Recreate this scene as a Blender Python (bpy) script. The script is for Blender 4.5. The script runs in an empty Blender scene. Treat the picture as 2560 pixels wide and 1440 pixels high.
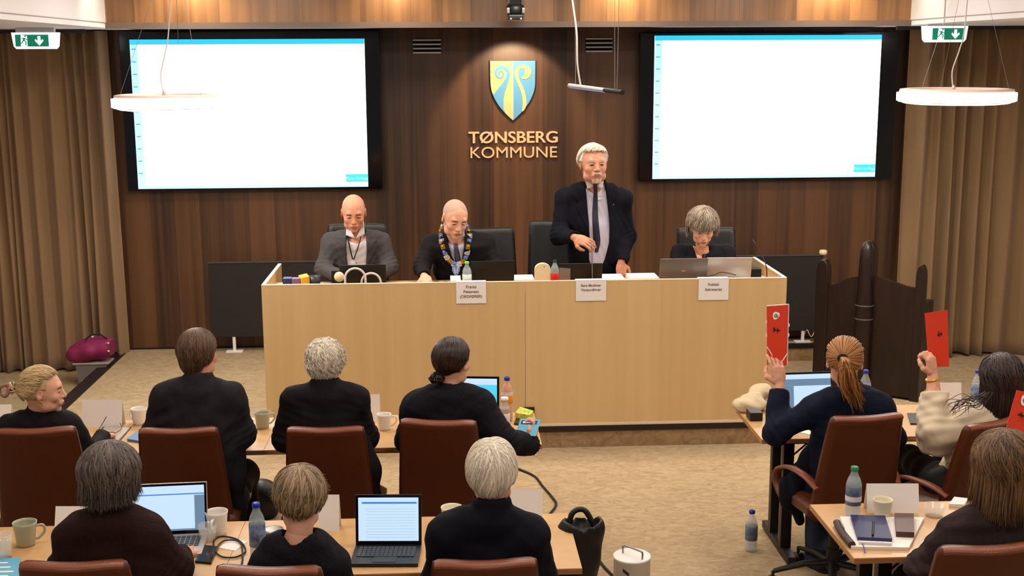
import bpy, bmesh, math, random
import numpy as np
from mathutils import Vector, Matrix, Euler
rnd = random.Random(7)
SC = bpy.context.scene
COL = SC.collection
# ---------------------------------------------------------------- camera model
CF, CP, CY, CR, CH = 3074.655, 0.1871658, 0.0537314, -0.0048282, 2.650343
_c, _s = math.cos(CR), math.sin(CR)
FW = np.array([math.sin(CY)*math.cos(CP), math.cos(CY)*math.cos(CP), -math.sin(CP)])
RT = np.array([math.cos(CY), -math.sin(CY), 0.0])
UP = np.array([math.sin(CY)*math.sin(CP), math.cos(CY)*math.sin(CP), math.cos(CP)])
RT2 = _c*RT + _s*UP; UP2 = -_s*RT + _c*UP
def ray(x, y): return FW + (x-1280)/CF*RT2 - (y-720)/CF*UP2
def P(x, y, Y):
    d = ray(x, y); return np.array([0, 0, CH]) + d*(Y/d[1])
def Z(x, y, z):
    d = ray(x, y); return np.array([0, 0, CH]) + d*((z-CH)/d[2])
V = lambda *a: np.array(a, float)
def unit(v): v = np.asarray(v, float); return v/(np.linalg.norm(v)+1e-12)
cam = bpy.data.cameras.new('camera'); co = bpy.data.objects.new('camera', cam); COL.objects.link(co)
m = Matrix(((RT2[0], UP2[0], -FW[0], 0), (RT2[1], UP2[1], -FW[1], 0), (RT2[2], UP2[2], -FW[2], CH), (0, 0, 0, 1)))
co.matrix_world = m
cam.sensor_width = 36; cam.lens = CF/2560*36; cam.clip_start = .05; cam.clip_end = 60
SC.camera = co
# ---------------------------------------------------------------- materials
def lin(c):
    return tuple((v/255/12.92 if v/255 <= .04045 else ((v/255+.055)/1.055)**2.4) for v in c)
MATS = {}
def mat(name, col, rough=.6, metal=0, spec=.5, noise=None, bump=None, emit=None, trans=0, stretch=(1, 1, 1), sheen=0, coat=0, alpha=1, ior=1.45):
    """noise=(scale, colour2, contrast) ; bump=(scale,strength)"""
    if name in MATS: return MATS[name]
    M = bpy.data.materials.new(name); M.use_nodes = True; nt = M.node_tree; N = nt.nodes; L = nt.links
    b = N['Principled BSDF']; b.inputs['Base Color'].default_value = (*lin(col), 1)
    b.inputs['Roughness'].default_value = rough; b.inputs['Metallic'].default_value = metal
    b.inputs['Specular IOR Level'].default_value = spec; b.inputs['IOR'].default_value = ior
    if trans: b.inputs['Transmission Weight'].default_value = trans
    if sheen: b.inputs['Sheen Weight'].default_value = sheen
    if coat: b.inputs['Coat Weight'].default_value = coat
    if alpha < 1: b.inputs['Alpha'].default_value = alpha
    if noise or bump:
        tc = N.new('ShaderNodeTexCoord'); mp = N.new('ShaderNodeMapping'); L.new(tc.outputs['Object'], mp.inputs[0]); mp.inputs['Scale'].default_value = stretch
    if noise:
        nz = N.new('ShaderNodeTexNoise'); nz.inputs['Scale'].default_value = noise[0]; nz.inputs['Detail'].default_value = 5
        L.new(mp.outputs[0], nz.inputs[0]); cr = N.new('ShaderNodeValToRGB')
        w = noise[2] if len(noise) > 2 else .2
        cr.color_ramp.elements[0].position = .5-w; cr.color_ramp.elements[1].position = .5+w
        cr.color_ramp.elements[0].color = (*lin(col), 1); cr.color_ramp.elements[1].color = (*lin(noise[1]), 1)
        L.new(nz.outputs[0], cr.inputs[0]); L.new(cr.outputs[0], b.inputs['Base Color'])
    if bump:
        nb = N.new('ShaderNodeTexNoise'); nb.inputs['Scale'].default_value = bump[0]; nb.inputs['Detail'].default_value = 4
        L.new(mp.outputs[0], nb.inputs[0]); bp = N.new('ShaderNodeBump'); bp.inputs['Strength'].default_value = bump[1]; bp.inputs['Distance'].default_value = .01
        L.new(nb.outputs[0], bp.inputs['Height']); L.new(bp.outputs[0], b.inputs['Normal'])
    if emit:
        b.inputs['Emission Color'].default_value = (*lin(emit[0]), 1); b.inputs['Emission Strength'].default_value = emit[1]
    MATS[name] = M; return M
def plank_mat(name, c1, c2, width, grain, rough, lenscale=.6, wav=.5, axis='x', coat=0):
    """vertical veneer boards: colour changes per board plus long grain"""
    M = bpy.data.materials.new(name); M.use_nodes = True; nt = M.node_tree; N = nt.nodes; L = nt.links
    b = N['Principled BSDF']; b.inputs['Roughness'].default_value = rough; b.inputs['Coat Weight'].default_value = coat
    tc = N.new('ShaderNodeTexCoord'); sx = N.new('ShaderNodeSeparateXYZ'); L.new(tc.outputs['Object'], sx.inputs[0])
    d = N.new('ShaderNodeMath'); d.operation = 'DIVIDE'; L.new(sx.outputs[0 if axis == 'x' else 1], d.inputs[0]); d.inputs[1].default_value = width
    fl = N.new('ShaderNodeMath'); fl.operation = 'FLOOR'; L.new(d.outputs[0], fl.inputs[0])
    wn = N.new('ShaderNodeTexWhiteNoise'); wn.noise_dimensions = '1D'; L.new(fl.outputs[0], wn.inputs['W'])
    mp = N.new('ShaderNodeMapping'); L.new(tc.outputs['Object'], mp.inputs[0]); mp.inputs['Scale'].default_value = (grain, grain, grain*.05*lenscale)
    cx = N.new('ShaderNodeCombineXYZ'); L.new(wn.outputs[0], cx.inputs[2]); mu = N.new('ShaderNodeVectorMath'); mu.operation = 'MULTIPLY_ADD'
    L.new(cx.outputs[0], mu.inputs[0]); mu.inputs[1].default_value = (0, 0, 40); L.new(mp.outputs[0], mu.inputs[2])
    nz = N.new('ShaderNodeTexNoise'); nz.inputs['Scale'].default_value = 1; nz.inputs['Detail'].default_value = 6; nz.inputs['Distortion'].default_value = wav; L.new(mu.outputs[0], nz.inputs[0])
    mx = N.new('ShaderNodeMath'); mx.operation = 'MULTIPLY_ADD'; L.new(wn.outputs[0], mx.inputs[0]); mx.inputs[1].default_value = .45; L.new(nz.outputs[0], mx.inputs[2])
    cr = N.new('ShaderNodeValToRGB'); cr.color_ramp.elements[0].position = .4; cr.color_ramp.elements[1].position = 1.0
    cr.color_ramp.elements[0].color = (*lin(c1), 1); cr.color_ramp.elements[1].color = (*lin(c2), 1)
    L.new(mx.outputs[0], cr.inputs[0]); L.new(cr.outputs[0], b.inputs['Base Color'])
    MATS[name] = M; return M
plank_mat('walnut_panel', (54, 33, 20), (104, 68, 40), .21, 15, .42, .5, .4)
plank_mat('birch_panel', (208, 172, 120), (220, 186, 136), .9, 14, .42, .5, .3)
plank_mat('table_top', (196, 152, 100), (208, 166, 114), 5, 16, .36, 8, .3)
mat('edge_wood', (176, 122, 74), .5); mat('birch_edge', (236, 212, 180), .5)
mat('black_trim', (26, 20, 20), .5); mat('black_plastic', (18, 18, 20), .42); mat('black_gloss', (5, 5, 9), .12)
mat('matte_black', (14, 14, 16), .85, noise=(300, (24, 24, 26), .2)); mat('panel_fabric', (30, 26, 24), .8, noise=(220, (40, 35, 32), .2))
mat('white_paint', (226, 222, 222), .8); mat('white_plastic', (232, 228, 222), .4); mat('paper', (238, 232, 228), .7); mat('cream_plastic', (232, 214, 172), .5)
mat('ceramic_white', (226, 220, 212), .22, coat=.4); mat('ceramic_sage', (166, 164, 140), .25, coat=.4); mat('paper_cup', (226, 216, 190), .6)
mat('silver_grey', (150, 142, 136), .35, .6); mat('silver_light', (196, 188, 182), .38, .5); mat('chrome', (200, 200, 204), .18, 1)
mat('dark_metal', (34, 30, 30), .45, .4); mat('steel', (150, 150, 152), .35, .9); mat('vent_black', (12, 10, 10), .9)
mat('leather', (86, 37, 12), .42, noise=(9, (76, 32, 9), .3), bump=(160, .12), spec=.45)
mat('leather_edge', (124, 66, 42), .38, bump=(160, .12))
mat('leather_black', (16, 15, 17), .5, bump=(160, .12))
mat('red_card', (214, 54, 16), .55); mat('dark_ink', (46, 30, 30), .7); mat('blue_card', (96, 172, 204), .5); mat('navy_ink', (24, 36, 78), .6)
mat('pet_clear', (200, 214, 220), .08, spec=.8, alpha=.34); mat('water', (190, 208, 216), .1, alpha=.22)
mat('label_blue', (58, 84, 138), .5, noise=(30, (130, 150, 184), .1)); mat('cap_blue', (24, 36, 150), .4); mat('cap_green', (22, 128, 84), .4); mat('cap_lime', (120, 210, 40), .4)
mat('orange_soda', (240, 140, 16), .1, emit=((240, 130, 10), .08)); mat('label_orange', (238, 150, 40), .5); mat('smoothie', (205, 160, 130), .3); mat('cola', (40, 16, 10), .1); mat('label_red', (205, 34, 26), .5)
mat('snack_green', (150, 190, 60), .4, noise=(50, (235, 210, 110), .1)); mat('glass_clear', (236, 236, 230), .05, spec=.8, alpha=.26)
mat('exit_green', (12, 120, 92), .5, emit=((10, 125, 95), .55)); mat('exit_white', (240, 255, 250), .5, emit=((225, 255, 248), 1.6)); mat('exit_case', (235, 245, 245), .5, emit=((225, 245, 250), .9))
mat('bulb', (255, 250, 240), .5, emit=((255, 248, 235), 9)); mat('ring_glow', (255, 250, 238), .5, emit=((255, 247, 236), 5)); mat('ring_body', (226, 200, 190), .5)
mat('cable_white', (205, 198, 192), .5); mat('cable_black', (16, 14, 14), .5); mat('magenta_cloth', (116, 22, 70), .7, noise=(14, (140, 34, 86), .3), bump=(20, .4))
mat('brass_letters', (240, 198, 150), .45, .1); mat('shield_blue', (92, 160, 206), .5); mat('shield_yellow', (240, 194, 132), .5); mat('shield_edge', (30, 34, 60), .5); mat('shield_rim', (236, 200, 190), .5)
mat('navy_book', (42, 46, 92), .5); mat('brown_wallet', (84, 50, 44), .45); mat('beige_cloth', (214, 194, 160), .8, noise=(20, (188, 164, 128), .3), bump=(30, .4)); mat('grey_bin', (112, 104, 100), .5); mat('tan_box', (190, 150, 90), .7)
mat('carved_oak', (22, 11, 9), .38, noise=(6, (36, 19, 13), .25), stretch=(4, 4, .6)); mat('gunmetal', (74, 68, 72), .4)
mat('screen_white', (250, 250, 255), .5, emit=((246, 250, 255), 2.6)); mat('screen_cyan', (60, 190, 235), .5, emit=((40, 180, 240), 1.15)); mat('screen_pale', (170, 225, 250), .5, emit=((160, 222, 252), 1.15)); mat('screen_tick', (90, 150, 200), .5, emit=((80, 140, 200), .7))
mat('button_text', (150, 235, 255), .5, emit=((150, 235, 255), 1.3)); mat('lap_white', (60, 66, 72), .3, emit=((205, 232, 255), .84)); mat('lap_blue', (60, 120, 200), .4, emit=((50, 115, 205), .7)); mat('lap_grey', (40, 46, 52), .3, emit=((150, 185, 222), .42)); mat('lap_cyan', (80, 190, 225), .4, emit=((70, 185, 225), .8))
mat('key_grey', (70, 70, 74), .5); mat('key_dark', (40, 42, 46), .5); mat('lamp_blue', (120, 140, 220), .4, emit=((120, 145, 235), .5)); mat('bag_black', (14, 12, 14), .45, bump=(12, .5)); mat('gold', (220, 168, 60), .3, .8); mat('chain_blue', (120, 150, 220), .35, .2); mat('chain_silver', (226, 222, 214), .3, .6)
mat('shadow_gap', (10, 7, 6), .9)
# carpet: light base with short diagonal scratches, tile joints
def carpet(name, a, bcol, rotv=(0, 0, .45)):
    M = bpy.data.materials.new(name); M.use_nodes = True; nt = M.node_tree; N = nt.nodes; L = nt.links
    b = N['Principled BSDF']; b.inputs['Roughness'].default_value = .95; b.inputs['Specular IOR Level'].default_value = .15
    tc = N.new('ShaderNodeTexCoord'); mp = N.new('ShaderNodeMapping'); L.new(tc.outputs['Object'], mp.inputs[0]); mp.inputs['Rotation'].default_value = rotv; mp.inputs['Scale'].default_value = (7, 15, 7)
    nz = N.new('ShaderNodeTexNoise'); nz.inputs['Scale'].default_value = 1.5; nz.inputs['Detail'].default_value = 7; nz.inputs['Roughness'].default_value = .62; nz.inputs['Distortion'].default_value = 1.6; L.new(mp.outputs[0], nz.inputs[0])
    n2 = N.new('ShaderNodeTexNoise'); n2.inputs['Scale'].default_value = 260; L.new(tc.outputs['Object'], n2.inputs[0])
    mm = N.new('ShaderNodeMath'); mm.operation = 'MULTIPLY_ADD'; L.new(n2.outputs[0], mm.inputs[0]); mm.inputs[1].default_value = .16; L.new(nz.outputs[0], mm.inputs[2])
    cr = N.new('ShaderNodeValToRGB'); cr.color_ramp.elements[0].position = .42; cr.color_ramp.elements[1].position = .72
    cr.color_ramp.elements[0].color = (*lin(a), 1); cr.color_ramp.elements[1].color = (*lin(bcol), 1); L.new(mm.outputs[0], cr.inputs[0]); L.new(cr.outputs[0], b.inputs['Base Color'])
    bp = N.new('ShaderNodeBump'); bp.inputs['Strength'].default_value = .3; bp.inputs['Distance'].default_value = .004; L.new(n2.outputs[0], bp.inputs['Height']); L.new(bp.outputs[0], b.inputs['Normal'])
    MATS[name] = M
carpet('carpet', (150, 128, 97), (178, 155, 123)); carpet('carpet_riser', (140, 112, 80), (170, 142, 106), (0, 1.2, .2))
# ---------------------------------------------------------------- mesh helpers
def mesh_np(name, verts, faces, smooth=True, mi=None):
    me = bpy.data.meshes.new(name); verts = np.asarray(verts, np.float32)
    if isinstance(faces, np.ndarray):
        nf, k = faces.shape; me.vertices.add(len(verts)); me.vertices.foreach_set('co', verts.ravel())
        me.loops.add(nf*k); me.loops.foreach_set('vertex_index', faces.astype(np.int32).ravel())
        me.polygons.add(nf); me.polygons.foreach_set('loop_start', np.arange(0, nf*k, k, dtype=np.int32))
        me.update(calc_edges=True)
    else:
        me.from_pydata([tuple(map(float, v)) for v in verts], [], faces); me.update()
    if smooth: me.polygons.foreach_set('use_smooth', np.ones(len(me.polygons), bool))
    if mi is not None: me.polygons.foreach_set('material_index', np.asarray(mi, np.int32))
    me.validate(); return me
def empty(name, loc=(0, 0, 0), label=None, cat=None, group=None):
    o = bpy.data.objects.new(name, None); o.empty_display_size = .1; o.location = tuple(map(float, loc)); COL.objects.link(o)
    return tag(o, label, cat, group)
def tag(o, label=None, cat=None, group=None, kind=None):
    if label: o['label'] = label
    if cat: o['category'] = cat
    if group: o['group'] = group
    if kind: o['kind'] = kind
    return o
def wloc(p):
    v = Vector((0, 0, 0))
    while p is not None: v += p.location; p = p.parent
    return v
def link(name, me, mats, parent=None, loc=None):
    """world-space mesh data; parent empties carry only a location"""
    o = bpy.data.objects.new(name, me); COL.objects.link(o)
    for mm in (mats if isinstance(mats, (list, tuple)) else [mats]): me.materials.append(MATS[mm] if isinstance(mm, str) else mm)
    if parent is not None:
        o.parent = parent; w = wloc(parent); me.transform(Matrix.Translation(-w))
    elif loc is not None:
        o.location = tuple(map(float, loc)); me.transform(Matrix.Translation(-Vector(tuple(map(float, loc)))))
    return o
def struct(name, me, mats): return tag(link(name, me, mats), kind='structure')
class MB:
    def __init__(s): s.v = []; s.f = []; s.m = []; s.mi = 0; s.sm = []
    def add(s, vs, fs, smooth=False):
        n = len(s.v); s.v += [tuple(map(float, v)) for v in vs]; s.f += [tuple(i+n for i in f) for f in fs]; s.m += [s.mi]*len(fs); s.sm += [smooth]*len(fs)
        return s
    def box(s, c, d, R=None, bev=0):
        """c centre, d full sizes, R 3x3"""
        bm = bmesh.new(); bmesh.ops.create_cube(bm, size=1)
        for v in bm.verts: v.co = Vector((v.co.x*d[0], v.co.y*d[1], v.co.z*d[2]))
        if bev: bmesh.ops.bevel(bm, geom=bm.edges[:], offset=bev, segments=2, profile=.7, affect='EDGES')
        R = Matrix.Identity(3) if R is None else Matrix(R); c = Vector(tuple(map(float, c)))
        vs = [tuple(R @ v.co + c) for v in bm.verts]; fs = [[v.index for v in f.verts] for f in bm.faces]; bm.free()
        return s.add(vs, fs)
    def bx(s, x0, x1, y0, y1, z0, z1, bev=0): return s.box(((x0+x1)/2, (y0+y1)/2, (z0+z1)/2), (x1-x0, y1-y0, z1-z0), None, bev)
    def lathe(s, prof, c, n=28, R=None, cap=True):
        c = np.asarray(c, float); R = np.eye(3) if R is None else np.array(R); vs = []; fs = []
        for r, z in prof:
            for i in range(n):
                a = 2*math.pi*i/n; vs.append(c + R @ np.array([r*math.cos(a), r*math.sin(a), z]))
        k = len(prof)
        for j in range(k-1):
            for i in range(n): fs.append((j*n+i, j*n+(i+1) % n, (j+1)*n+(i+1) % n, (j+1)*n+i))
        s.add(vs, fs, True)
        if cap:
            if prof[0][0] > 1e-4: s.add(vs[:n], [tuple(range(n))[::-1]])
            if prof[-1][0] > 1e-4: s.add(vs[-n:], [tuple(range(n))])
        return s
    def tube(s, pts, r, n=8, cyc=False, flat=1):
        pts = [np.asarray(p, float) for p in pts]; k = len(pts); vs = []; fs = []; prev = None
        for j in range(k):
            t = unit(pts[min(j+1, k-1)]-pts[max(j-1, 0)]) if not cyc else unit(pts[(j+1) % k]-pts[j-1])
            if prev is None: u = unit(np.cross(t, (0, 0, 1) if abs(t[2]) < .9 else (1, 0, 0)))
            else: u = unit(prev - t*np.dot(prev, t))
            prev = u; w = np.cross(t, u); rr = r[j] if isinstance(r, (list, tuple, np.ndarray)) else r
            for i in range(n):
                a = 2*math.pi*i/n; vs.append(pts[j] + u*rr*math.cos(a) + w*rr*flat*math.sin(a))
        for j in range(k if cyc else k-1):
            for i in range(n): a = (j+1) % k; fs.append((j*n+i, j*n+(i+1) % n, a*n+(i+1) % n, a*n+i))
        s.add(vs, fs, True)
        if not cyc: s.add(vs[:n], [tuple(range(n))[::-1]]); s.add(vs[-n:], [tuple(range(n))])
        return s
    def prism(s, poly, o, ux, uy, t):
        """polygon in plane (o, ux, uy) extruded by vector t"""
        o, ux, uy, t = (np.asarray(a, float) for a in (o, ux, uy, t)); n = len(poly)
        a = [o+ux*p[0]+uy*p[1] for p in poly]; b = [p+t for p in a]
        ar = sum(poly[i][0]*poly[(i+1) % n][1]-poly[(i+1) % n][0]*poly[i][1] for i in range(n))
        flip = (ar*np.dot(np.cross(ux, uy), t)) < 0
        f = [tuple(range(n))[::-1], tuple(range(n, 2*n))]+[(i, (i+1) % n, n+(i+1) % n, n+i) for i in range(n)]
        if flip: f = [q[::-1] for q in f]
        return s.add(a+b, f)
    def mesh(s, name='m'):
        me = bpy.data.meshes.new(name); me.from_pydata(s.v, [], s.f); me.update()
        me.polygons.foreach_set('material_index', s.m); me.polygons.foreach_set('use_smooth', s.sm); return me
    def link(s, name, mats, parent=None, loc=None): return link(name, s.mesh(name), mats, parent, loc)
def spline(pts, n=12, cyc=False):
    pts = [np.asarray(p, float) for p in pts]; k = len(pts); out = []
    rng = k if cyc else k-1
    for i in range(rng):
        p0 = pts[i-1] if (i > 0 or cyc) else pts[i]; p1 = pts[i]; p2 = pts[(i+1) % k]; p3 = pts[(i+2) % k] if (i+2 < k or cyc) else p2
        for j in range(n):
            t = j/n; out.append(.5*((2*p1)+(-p0+p2)*t+(2*p0-5*p1+4*p2-p3)*t*t+(-p0+3*p1-3*p2+p3)*t**3))
    if not cyc: out.append(pts[-1])
    return out
def rotz(a): c, s = math.cos(a), math.sin(a); return np.array([[c, -s, 0], [s, c, 0], [0, 0, 1.]])
def rotx(a): c, s = math.cos(a), math.sin(a); return np.array([[1, 0, 0], [0, c, -s], [0, s, c.real]])
def roty(a): c, s = math.cos(a), math.sin(a); return np.array([[c, 0, s], [0, 1, 0], [-s, 0, c]])
def text(body, size, o, ux, uy, depth, matn, name, parent, bold=0, align='CENTER', spacing=1):
    cu = bpy.data.curves.new(name, 'FONT'); cu.body = body; cu.size = size; cu.align_x = align; cu.extrude = depth; cu.offset = bold; cu.space_character = spacing; cu.resolution_u = 6
    ob = bpy.data.objects.new(name, cu); COL.objects.link(ob); dg = bpy.context.evaluated_depsgraph_get(); dg.update()
    me = bpy.data.meshes.new_from_object(ob.evaluated_get(dg)); bpy.data.objects.remove(ob); bpy.data.curves.remove(cu)
    n = np.cross(ux, uy); me.transform(Matrix(((ux[0], uy[0], n[0], o[0]), (ux[1], uy[1], n[1], o[1]), (ux[2], uy[2], n[2], o[2]), (0, 0, 0, 1))))
    me.materials.clear(); return link(name, me, matn, parent)
def copy_tree(root, loc=None, rot=None, scale=None):
    r = root.copy(); COL.objects.link(r)
    if loc is not None: r.location = tuple(map(float, loc))
    if rot is not None: r.rotation_euler = rot
    if scale is not None: r.scale = scale
    for ch in list(root.children):
        c = ch.copy(); COL.objects.link(c); c.parent = r
        for g in list(ch.children):
            d = g.copy(); COL.objects.link(d); d.parent = c
    return r
# ================================================================= ROOM
DX0, DX1, DYF, DYB, DZT, DZ = -1.226, 2.297, 8.071, 8.93, 1.164, .15
WY = 10.584
struct('floor', MB().bx(-7, 8, -1, 11.2, -.1, 0).mesh(), 'carpet')
# dais with set-back right end
d = MB(); d.bx(-2.83, DX1+.01, DYF+.01, WY, 0.001, DZ); d.bx(DX1+.01, 3.72, 10.355, WY, 0.001, DZ); struct('floor_dais', d.mesh(), 'carpet')
r_ = MB(); r_.bx(-2.83, DX1+.01, DYF, DYF+.012, 0.001, DZ-.03); r_.bx(DX1+.02, 3.72, 10.345, 10.357, .001, DZ-.03); struct('trim_1', r_.mesh(), 'carpet_riser')
t = MB(); t.bx(-2.84, DX1+.012, DYF-.012, DYF+.03, DZ-.035, DZ+.004); t.bx(DX1+.012, 3.73, 10.335, 10.37, DZ-.035, DZ+.004); struct('trim_2', t.mesh(), 'black_trim')
t = MB(); t.bx(-2.87, -2.83, DYF-.012, WY-.1, .001, DZ+.004); t.bx(-2.83, -2.76, DYF-.012, WY, DZ, DZ+.006); struct('trim_3', t.mesh(), 'black_trim')
struct('floor_platform', MB().bx(DX0+.03, DX1-.03, DYF+.05, 9.5, DZ+.002, .32).mesh(), 'carpet')
# back wall: walnut boards with fine joints
w = MB(); x = -2.98; wid = .42
while x < 4.2:
    x1 = min(x+wid, 4.2); w.bx(x+.0004, x1-.0004, WY, WY+.03, .15, 2.92); x = x1
w.mi = 1; w.bx(-2.98, 4.2, WY+.012, WY+.05, 0, 2.92); w.mi = 0
struct('wall_back', w.mesh(), ['walnut_panel', 'shadow_gap'])
struct('wall_behind_curtains', MB().bx(-7, 8, 10.9, 11, 0, 3.6).mesh(), 'white_paint')
struct('wall_left', MB().bx(-6.1, -6, -1, 11, 0, 3.4).mesh(), 'white_paint'); struct('wall_right', MB().bx(7, 7.1, -1, 11, 0, 3.4).mesh(), 'white_paint')
struct('baseboard_back', MB().bx(-2.83, 3.72, WY-.015, WY+.001, DZ, DZ+.012).mesh(), 'black_trim')
# soffit (wood clad) and coffer
SX0, SX1, SYF, SZ = -2.53, 3.63, 9.6, 2.87
s = MB(); x = -2.53; k = 0
while x < 3.63:
    x1 = min(x+.21, 3.63); s.bx(x+.0004, x1-.0004, SYF, SYF+.02, SZ+.028, 3.4); x = x1
plank_mat('walnut_spotlit', (96, 66, 42), (150, 108, 70), .21, 15, .42, .5, .4); struct('wall_soffit', s.mesh(), 'walnut_spotlit')  # same walnut as the wall, lightened to carry the spots' glow
struct('trim_4', MB().bx(SX0, SX1, SYF-.02, SYF+.02, SZ-.012, SZ+.032).mesh(), mat('soffit_trim', (104, 88, 80), .5))
struct('ceiling_soffit', MB().bx(SX0-.6, SX1+.4, SYF+.02, WY+.4, SZ, SZ+.04).mesh(), 'black_trim')  # underside coloured near-black for the shade below the soffit
c = MB(); c.bx(-6.1, SX0, -1, 11, SZ, SZ+.03); struct('ceiling_left', c.mesh(), 'white_paint')
c = MB(); c.bx(SX1, 7.1, -1, 11, SZ, SZ+.03); struct('ceiling_right', c.mesh(), 'white_paint')
c = MB(); c.bx(SX0-.02, SX0, -1, SYF+.02, SZ-.004, 3.4); struct('wall_coffer_left', c.mesh(), 'white_paint')
c = MB(); c.bx(SX1, SX1+.02, -1, SYF+.02, SZ-.004, 3.4)
struct('wall_coffer_right', c.mesh(), 'white_paint')
struct('ceiling', MB().bx(SX0, SX1, -1, SYF+.02, 3.4, 3.43).mesh(), 'white_paint')
struct('trim_5', MB().bx(SX1-.003, SX1, 8.93, 8.945, SZ, 3.4).bx(SX1-.004, SX1, -1, SYF, SZ+.03, SZ+.036).bx(SX0, SX0+.004, -1, SYF, SZ+.03, SZ+.036).mesh(), mat('joint_grey', (150, 140, 140), .7))
# dark strips standing in for the pelmet shadow above curtains
struct('pelmet_shadow', MB().bx(-6, -2.86, 10.2, 10.24, SZ-.03, SZ).bx(3.75, 7, 10.2, 10.24, SZ-.03, SZ).mesh(), 'black_trim')
# curtains
mat('curtain', (128, 100, 70), .9, noise=(3, (146, 116, 82), .3), sheen=.2, stretch=(2, 2, .3))
def curtain(name, x0, x1, y, z0, z1, wl, amp, label, fine=None):
    n = int((x1-x0)/.008); xs = np.linspace(x0, x1, n); zs = np.linspace(z0, z1, 24); r = np.random.RandomState(5 if x0 < 0 else 9)
    ph = np.zeros(n); a = np.zeros(n); p = 0
    for i, xx in enumerate(xs):
        w_ = wl*(1+.35*math.sin(xx*5.1+1)+.15*math.sin(xx*13))
        if fine and xx < fine: w_ *= .32
        p += (x1-x0)/n/w_*2*math.pi; ph[i] = p; a[i] = amp*(.75+.25*math.sin(xx*7+2))*(.45 if fine and xx < fine else 1)
    Vv = []
    for zz in zs:
        t = (zz-z0)/(z1-z0)
        off = .012*np.sin(ph*.5+t*3); sh = .02*(1-t)*np.sin(ph*.37+2)
        yy = y + a*(.9+.2*(1-t))*(np.sin(ph+.25*np.sin(t*4+ph*.2))+.25*np.sin(2*ph+1)) + off
        Vv.append(np.stack([xs+sh, yy, np.full(n, zz)+(.012*np.sin(ph*.5) if t == 0 else 0)], 1))
    Vv = np.concatenate(Vv); m_ = len(zs); i = np.arange(m_-1)[:, None]*n+np.arange(n-1)[None]
    F = np.stack([i, i+1, i+n+1, i+n], -1).reshape(-1, 4)
    o = link(name, mesh_np(name, Vv, F), 'curtain'); md = o.modifiers.new('s', 'SOLIDIFY'); md.thickness = .006
    return tag(o, label, 'curtain')
curtain('curtain', -4.9, P(267, 110, 10.44)[0], 10.43, .015, SZ-.01, .155, .058, 'brown pleated floor-length curtain at the left end of the wood wall', -3.5)
curtain('curtain', P(2268, 250, 10.42)[0], 6.0, 10.42, .015, SZ-.01, .165, .058, 'brown pleated floor-length curtain at the right end of the wood wall')
# ---------------------------------------------------------------- TVs
def tv(x0, x1, z0, z1, sx0, sx1, sz0, sz1, label, bt):
    t = empty('television', ((x0+x1)/2, 10.52, z0), label, 'television', 'wall screens above the bench')
    MB().bx(x0, x1, 10.47, 10.57, z0, z1, .006).link('frame', 'black_gloss', t)
    sc = MB().bx(sx0, sx1, 10.462, 10.469, sz0, sz1).link('screen', 'screen_white', t)
    h = sz1-sz0
    MB().bx(sx0, sx1, 10.459, 10.4615, sz1-.034*h, sz1).link('title_bar', 'screen_cyan', sc)
    MB().bx(sx0, sx0+.062, 10.459, 10.4615, sz0+.012, sz1-.034*h).link('side_menu', 'screen_pale', sc)
    tk = MB()
    for k in range(11): zz = sz1-.06*h-k*.083*h; tk.bx(sx0+.012, sx0+.046, 10.4575, 10.4588, zz-.008, zz)
    tk.link('menu_marks', 'screen_tick', sc)
    MB().bx(sx0, sx1, 10.459, 10.4615, sz0, sz0+.022).link('task_bar', 'screen_pale', sc)
    MB().bx(sx1-bt, sx1, 10.459, 10.4615, sz0+.042, sz0+.108).link('button', 'screen_cyan', sc)
    text('Nytt innlegg', .038, (sx1-bt/2, 10.458, sz0+.062), V(1, 0, 0), V(0, 0, 1), .0004, 'button_text', 'button_text', sc)
    return t
tv(-2.665, -.535, 1.54, 2.86, -2.575, -.655, 1.56, 2.79, 'large black-framed wall screen left of the shield, white page showing', .185)
tv(1.655, 3.87, 1.582, 2.83, 1.775, 3.715, 1.6, 2.805, 'large black-framed wall screen right of the shield, white page showing', .19)
# air vents
for (x0, x1, z0, z1, lb) in ((-.255, -.02, 2.665, 2.785, 'slotted metal air vent left of the shield, near the left screen'), (1.205, 1.43, 2.67, 2.79, 'slotted metal air vent behind the hanging bar lamp')):
    t = empty('air_vent', ((x0+x1)/2, WY-.01, (z0+z1)/2), lb, 'vent', 'wall air vents')
    MB().bx(x0, x1, WY-.008, WY-.001, z0, z1).link('backing', 'vent_black', t)
    for k in range(4): zz = z1-.008-k*(z1-z0-.016)/3; MB().bx(x0, x1, WY-.022, WY-.008, zz-.006, zz+.006).link('slat', 'silver_light', t)
# ---------------------------------------------------------------- shield
ux, uy = V(1, 0, 0), V(0, 0, 1)
sc_ = P(1282, 152, 10.55); cxs = sc_[0]; zt_ = sc_[2]; hw = .191; hh = .5
def shp(n=24, k=1.0, off=0):
    L_ = []
    for i in range(n+1):
        t = i/n; z_ = -t*hh; xw = hw*(1-.06*t*t) if t < .35 else hw*(1-.0074-.9926*((t-.35)/.65)**2.05)
        L_.append((max(xw, 0)*k+off*(1 if t < .97 else 0), z_*k))
    return L_
R_ = shp()
t = empty('shield_emblem', (cxs, WY-.001, zt_-hh-.01), 'blue and yellow shield coat of arms with two scrolls on the wood wall', 'emblem')
o_ = V(cxs, WY-.001, zt_)
MB().prism([(-p[0]*1.03, p[1]*1.02+.004) for p in R_]+[(p[0]*1.03, p[1]*1.02+.004) for p in R_[::-1]], o_+V(0, .001, 0), ux, uy, (0, -.02, 0)).link('back_plate', 'shield_edge', t)
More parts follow.
